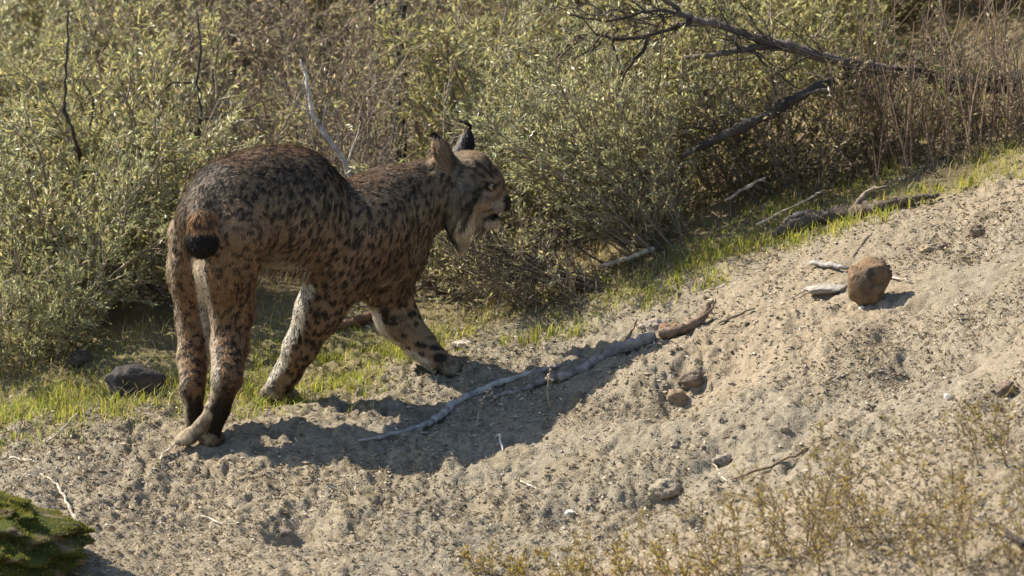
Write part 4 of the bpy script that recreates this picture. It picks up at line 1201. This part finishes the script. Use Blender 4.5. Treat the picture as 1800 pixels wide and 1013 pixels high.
lump_thing('pale_stone', 812, 628, (.020, .014, .010), 'smooth pale stone just beyond the outstretched forepaw', 'stone', (.50, .44, .36), 22, dY=.08)
lump_thing('pebble', 1378, 758, (.012, .010, .008), 'brown pebble by the ochre plants', 'pebble', (.3, .24, .17), 23)

# mossy mound in the bottom left corner
mp = on_ground(-15, 985)
mv, mf = lump((.20, .17, .115), 31, .24, .07, ICO4, .3)
mr = empty('mossy_mound', mp); tag(mr, 'moss-covered mound in the bottom left corner', 'mossy mound')
lay = .026 * np.sign(np.sin(mv[:, 2] * 150 + 3 * noise3(mv * 20, 60)))
rad = np.hypot(mv[:, 0], mv[:, 1])[:, None] + 1e-6
mv2 = mv.copy(); mv2[:, :2] *= 1 + (lay / .16)[:, None] * .7
mcol = np.where((noise3(mv * 30, 61) > -.3)[:, None], np.array([.06, .07, .018]), np.array([.17, .13, .085])) * (1 + .3 * noise3(mv * 70, 62))[:, None]
link('earth', mesh_np('earth', mv2 + np.array([0, 0, .03]), mf, None, mcol.clip(.005, 1), M_SOIL, True), mr)
nm = 30000
fi = RNG.integers(0, len(mf), nm); bc = RNG.dirichlet((1, 1, 1), nm)
mpnt = (mv2[mf[fi]] * bc[:, :, None]).sum(1) + np.array([0, 0, .03])
fn_ = np.cross(mv2[mf[fi, 1]] - mv2[mf[fi, 0]], mv2[mf[fi, 2]] - mv2[mf[fi, 0]]); fn_ /= np.linalg.norm(fn_, axis=1)[:, None] + 1e-9
kp = (noise3(mpnt * 18, 63) > -.55) & (fn_[:, 2] > -.4)
mpnt = mpnt[kp]; fn_ = fn_[kp]; nm = len(mpnt)
dr = fn_ + np.array([0, 0, .5]) + RNG.normal(0, .45, (nm, 3))
lv, lt, lc = leaf_mesh(mpnt - fn_ * .001, dr, RNG.uniform(.003, .007, nm), .35, palette(nm, (.20, .20, .040), .3, (.32, .28, .08), .35))
tag(link('moss', mesh_np('moss', lv, lt, None, lc, M_MOSS), mr), kind='stuff')

# litter: crumbs of earth, chips of bark and dead leaf
def soil_points(n, thr, seed, freq=5.0, far=.15):
    x = RNG.uniform(-1.5, 1.6, n); y = RNG.uniform(-2.4, 1.3, n)
    w = sstep(-thr, thr, noise2(x * freq, y * freq * .8, seed) + .5 * noise2(x * freq * 3, y * freq * 2.4, seed + 1))
    k = (RNG.random(n) < .06 + .94 * w) & (y < edge_y(x) + far)
    return x[k], y[k]

def crumbs(n, smin, smax, cols, seed, flat=.7):
    x, y = soil_points(n, .5, seed)
    m = len(x); z = ground_full(x, y)
    v0, f0 = OCT
    v0 = v0[None] * (1 + RNG.normal(0, .25, (m, len(v0), 1)))
    s = (smin + (smax - smin) * RNG.random(m) ** 3)[:, None, None] * RNG.uniform(.6, 1.2, (m, 1, 3)) * np.array([1.15, 1.0, flat])
    v = v0 * s + np.stack([x, y, z + s[:, 0, 2] * .45], -1)[:, None, :]
    f = (f0[None] + (np.arange(m) * len(OCT[0]))[:, None, None]).reshape(-1, 3)
    c = np.asarray(cols)[RNG.integers(0, len(cols), m)] * RNG.normal(1, .2, (m, 1)).clip(.5, 1.6)
    return v.reshape(-1, 3), f, np.repeat(c, len(OCT[0]), axis=0).clip(.01, .85)
v, f, c = crumbs(80000, .0013, .0068, [(.33, .265, .18), (.30, .24, .16), (.24, .185, .12), (.36, .31, .24), (.18, .135, .09), (.44, .38, .29)], 71, .5)
tag(link('soil_crumbs', mesh_np('soil_crumbs', v, f, None, c, M_SOIL)), 'small crumbs of earth and gravel strewn over the bank', 'gravel', kind='stuff')

x, y = soil_points(300000, .7, 81, 4.0, .7)
m = len(x); z = ground_full(x, y) + .0015
a = RNG.uniform(0, 6.28, m); tilt = RNG.normal(0, .45, m)
D = np.stack([np.cos(a) * np.cos(tilt), np.sin(a) * np.cos(tilt), np.abs(np.sin(tilt))], -1)
sz = .004 + .011 * RNG.random(m) ** 2.5
lc_ = np.array([(.30, .235, .15), (.22, .155, .09), (.42, .36, .26), (.16, .12, .08), (.55, .50, .40), (.26, .215, .10)])[RNG.choice(6, m, p=[.3, .22, .2, .12, .08, .08])] * RNG.normal(1, .18, (m, 1)).clip(.5, 1.5)
lv, lt, lc = leaf_mesh(np.stack([x, y, z], -1), D, sz, .38, lc_.clip(.01, .85), .15)
tag(link('leaf_litter', mesh_np('leaf_litter', lv, lt, None, lc, M_LITTER)), 'fine dead leaf and bark litter on the bare soil', 'leaf litter', kind='stuff')

# thin straws and twiglets strewn on the soil, and short weeds
x, y = soil_points(2600, .6, 91, 3.0)
g = Geo()
for i in range(len(x)):
    if RNG.random() > .5: continue
    a = RNG.uniform(0, 6.28); L = RNG.uniform(.012, .055)
    p0 = np.array([x[i], y[i], 0]); p1 = p0 + np.array([math.cos(a), math.sin(a), 0]) * L
    pm_ = (p0 + p1) / 2 + RNG.normal(0, .004, 3)
    P3 = np.stack([p0, pm_, p1])
    P3[:, 2] = ground_full(P3[:, 0], P3[:, 1]) + RNG.uniform(.001, .006, 3)
    g.tube(P3, [.0008, .0009, .0005], 3, np.array([.45, .37, .26]) * RNG.uniform(.35, 1.3), cap=False)
tag(link('straw_litter', g.mesh('straw_litter', M_STRAW)), 'short straws and twiglets strewn over the bare soil', 'straw litter', kind='stuff')
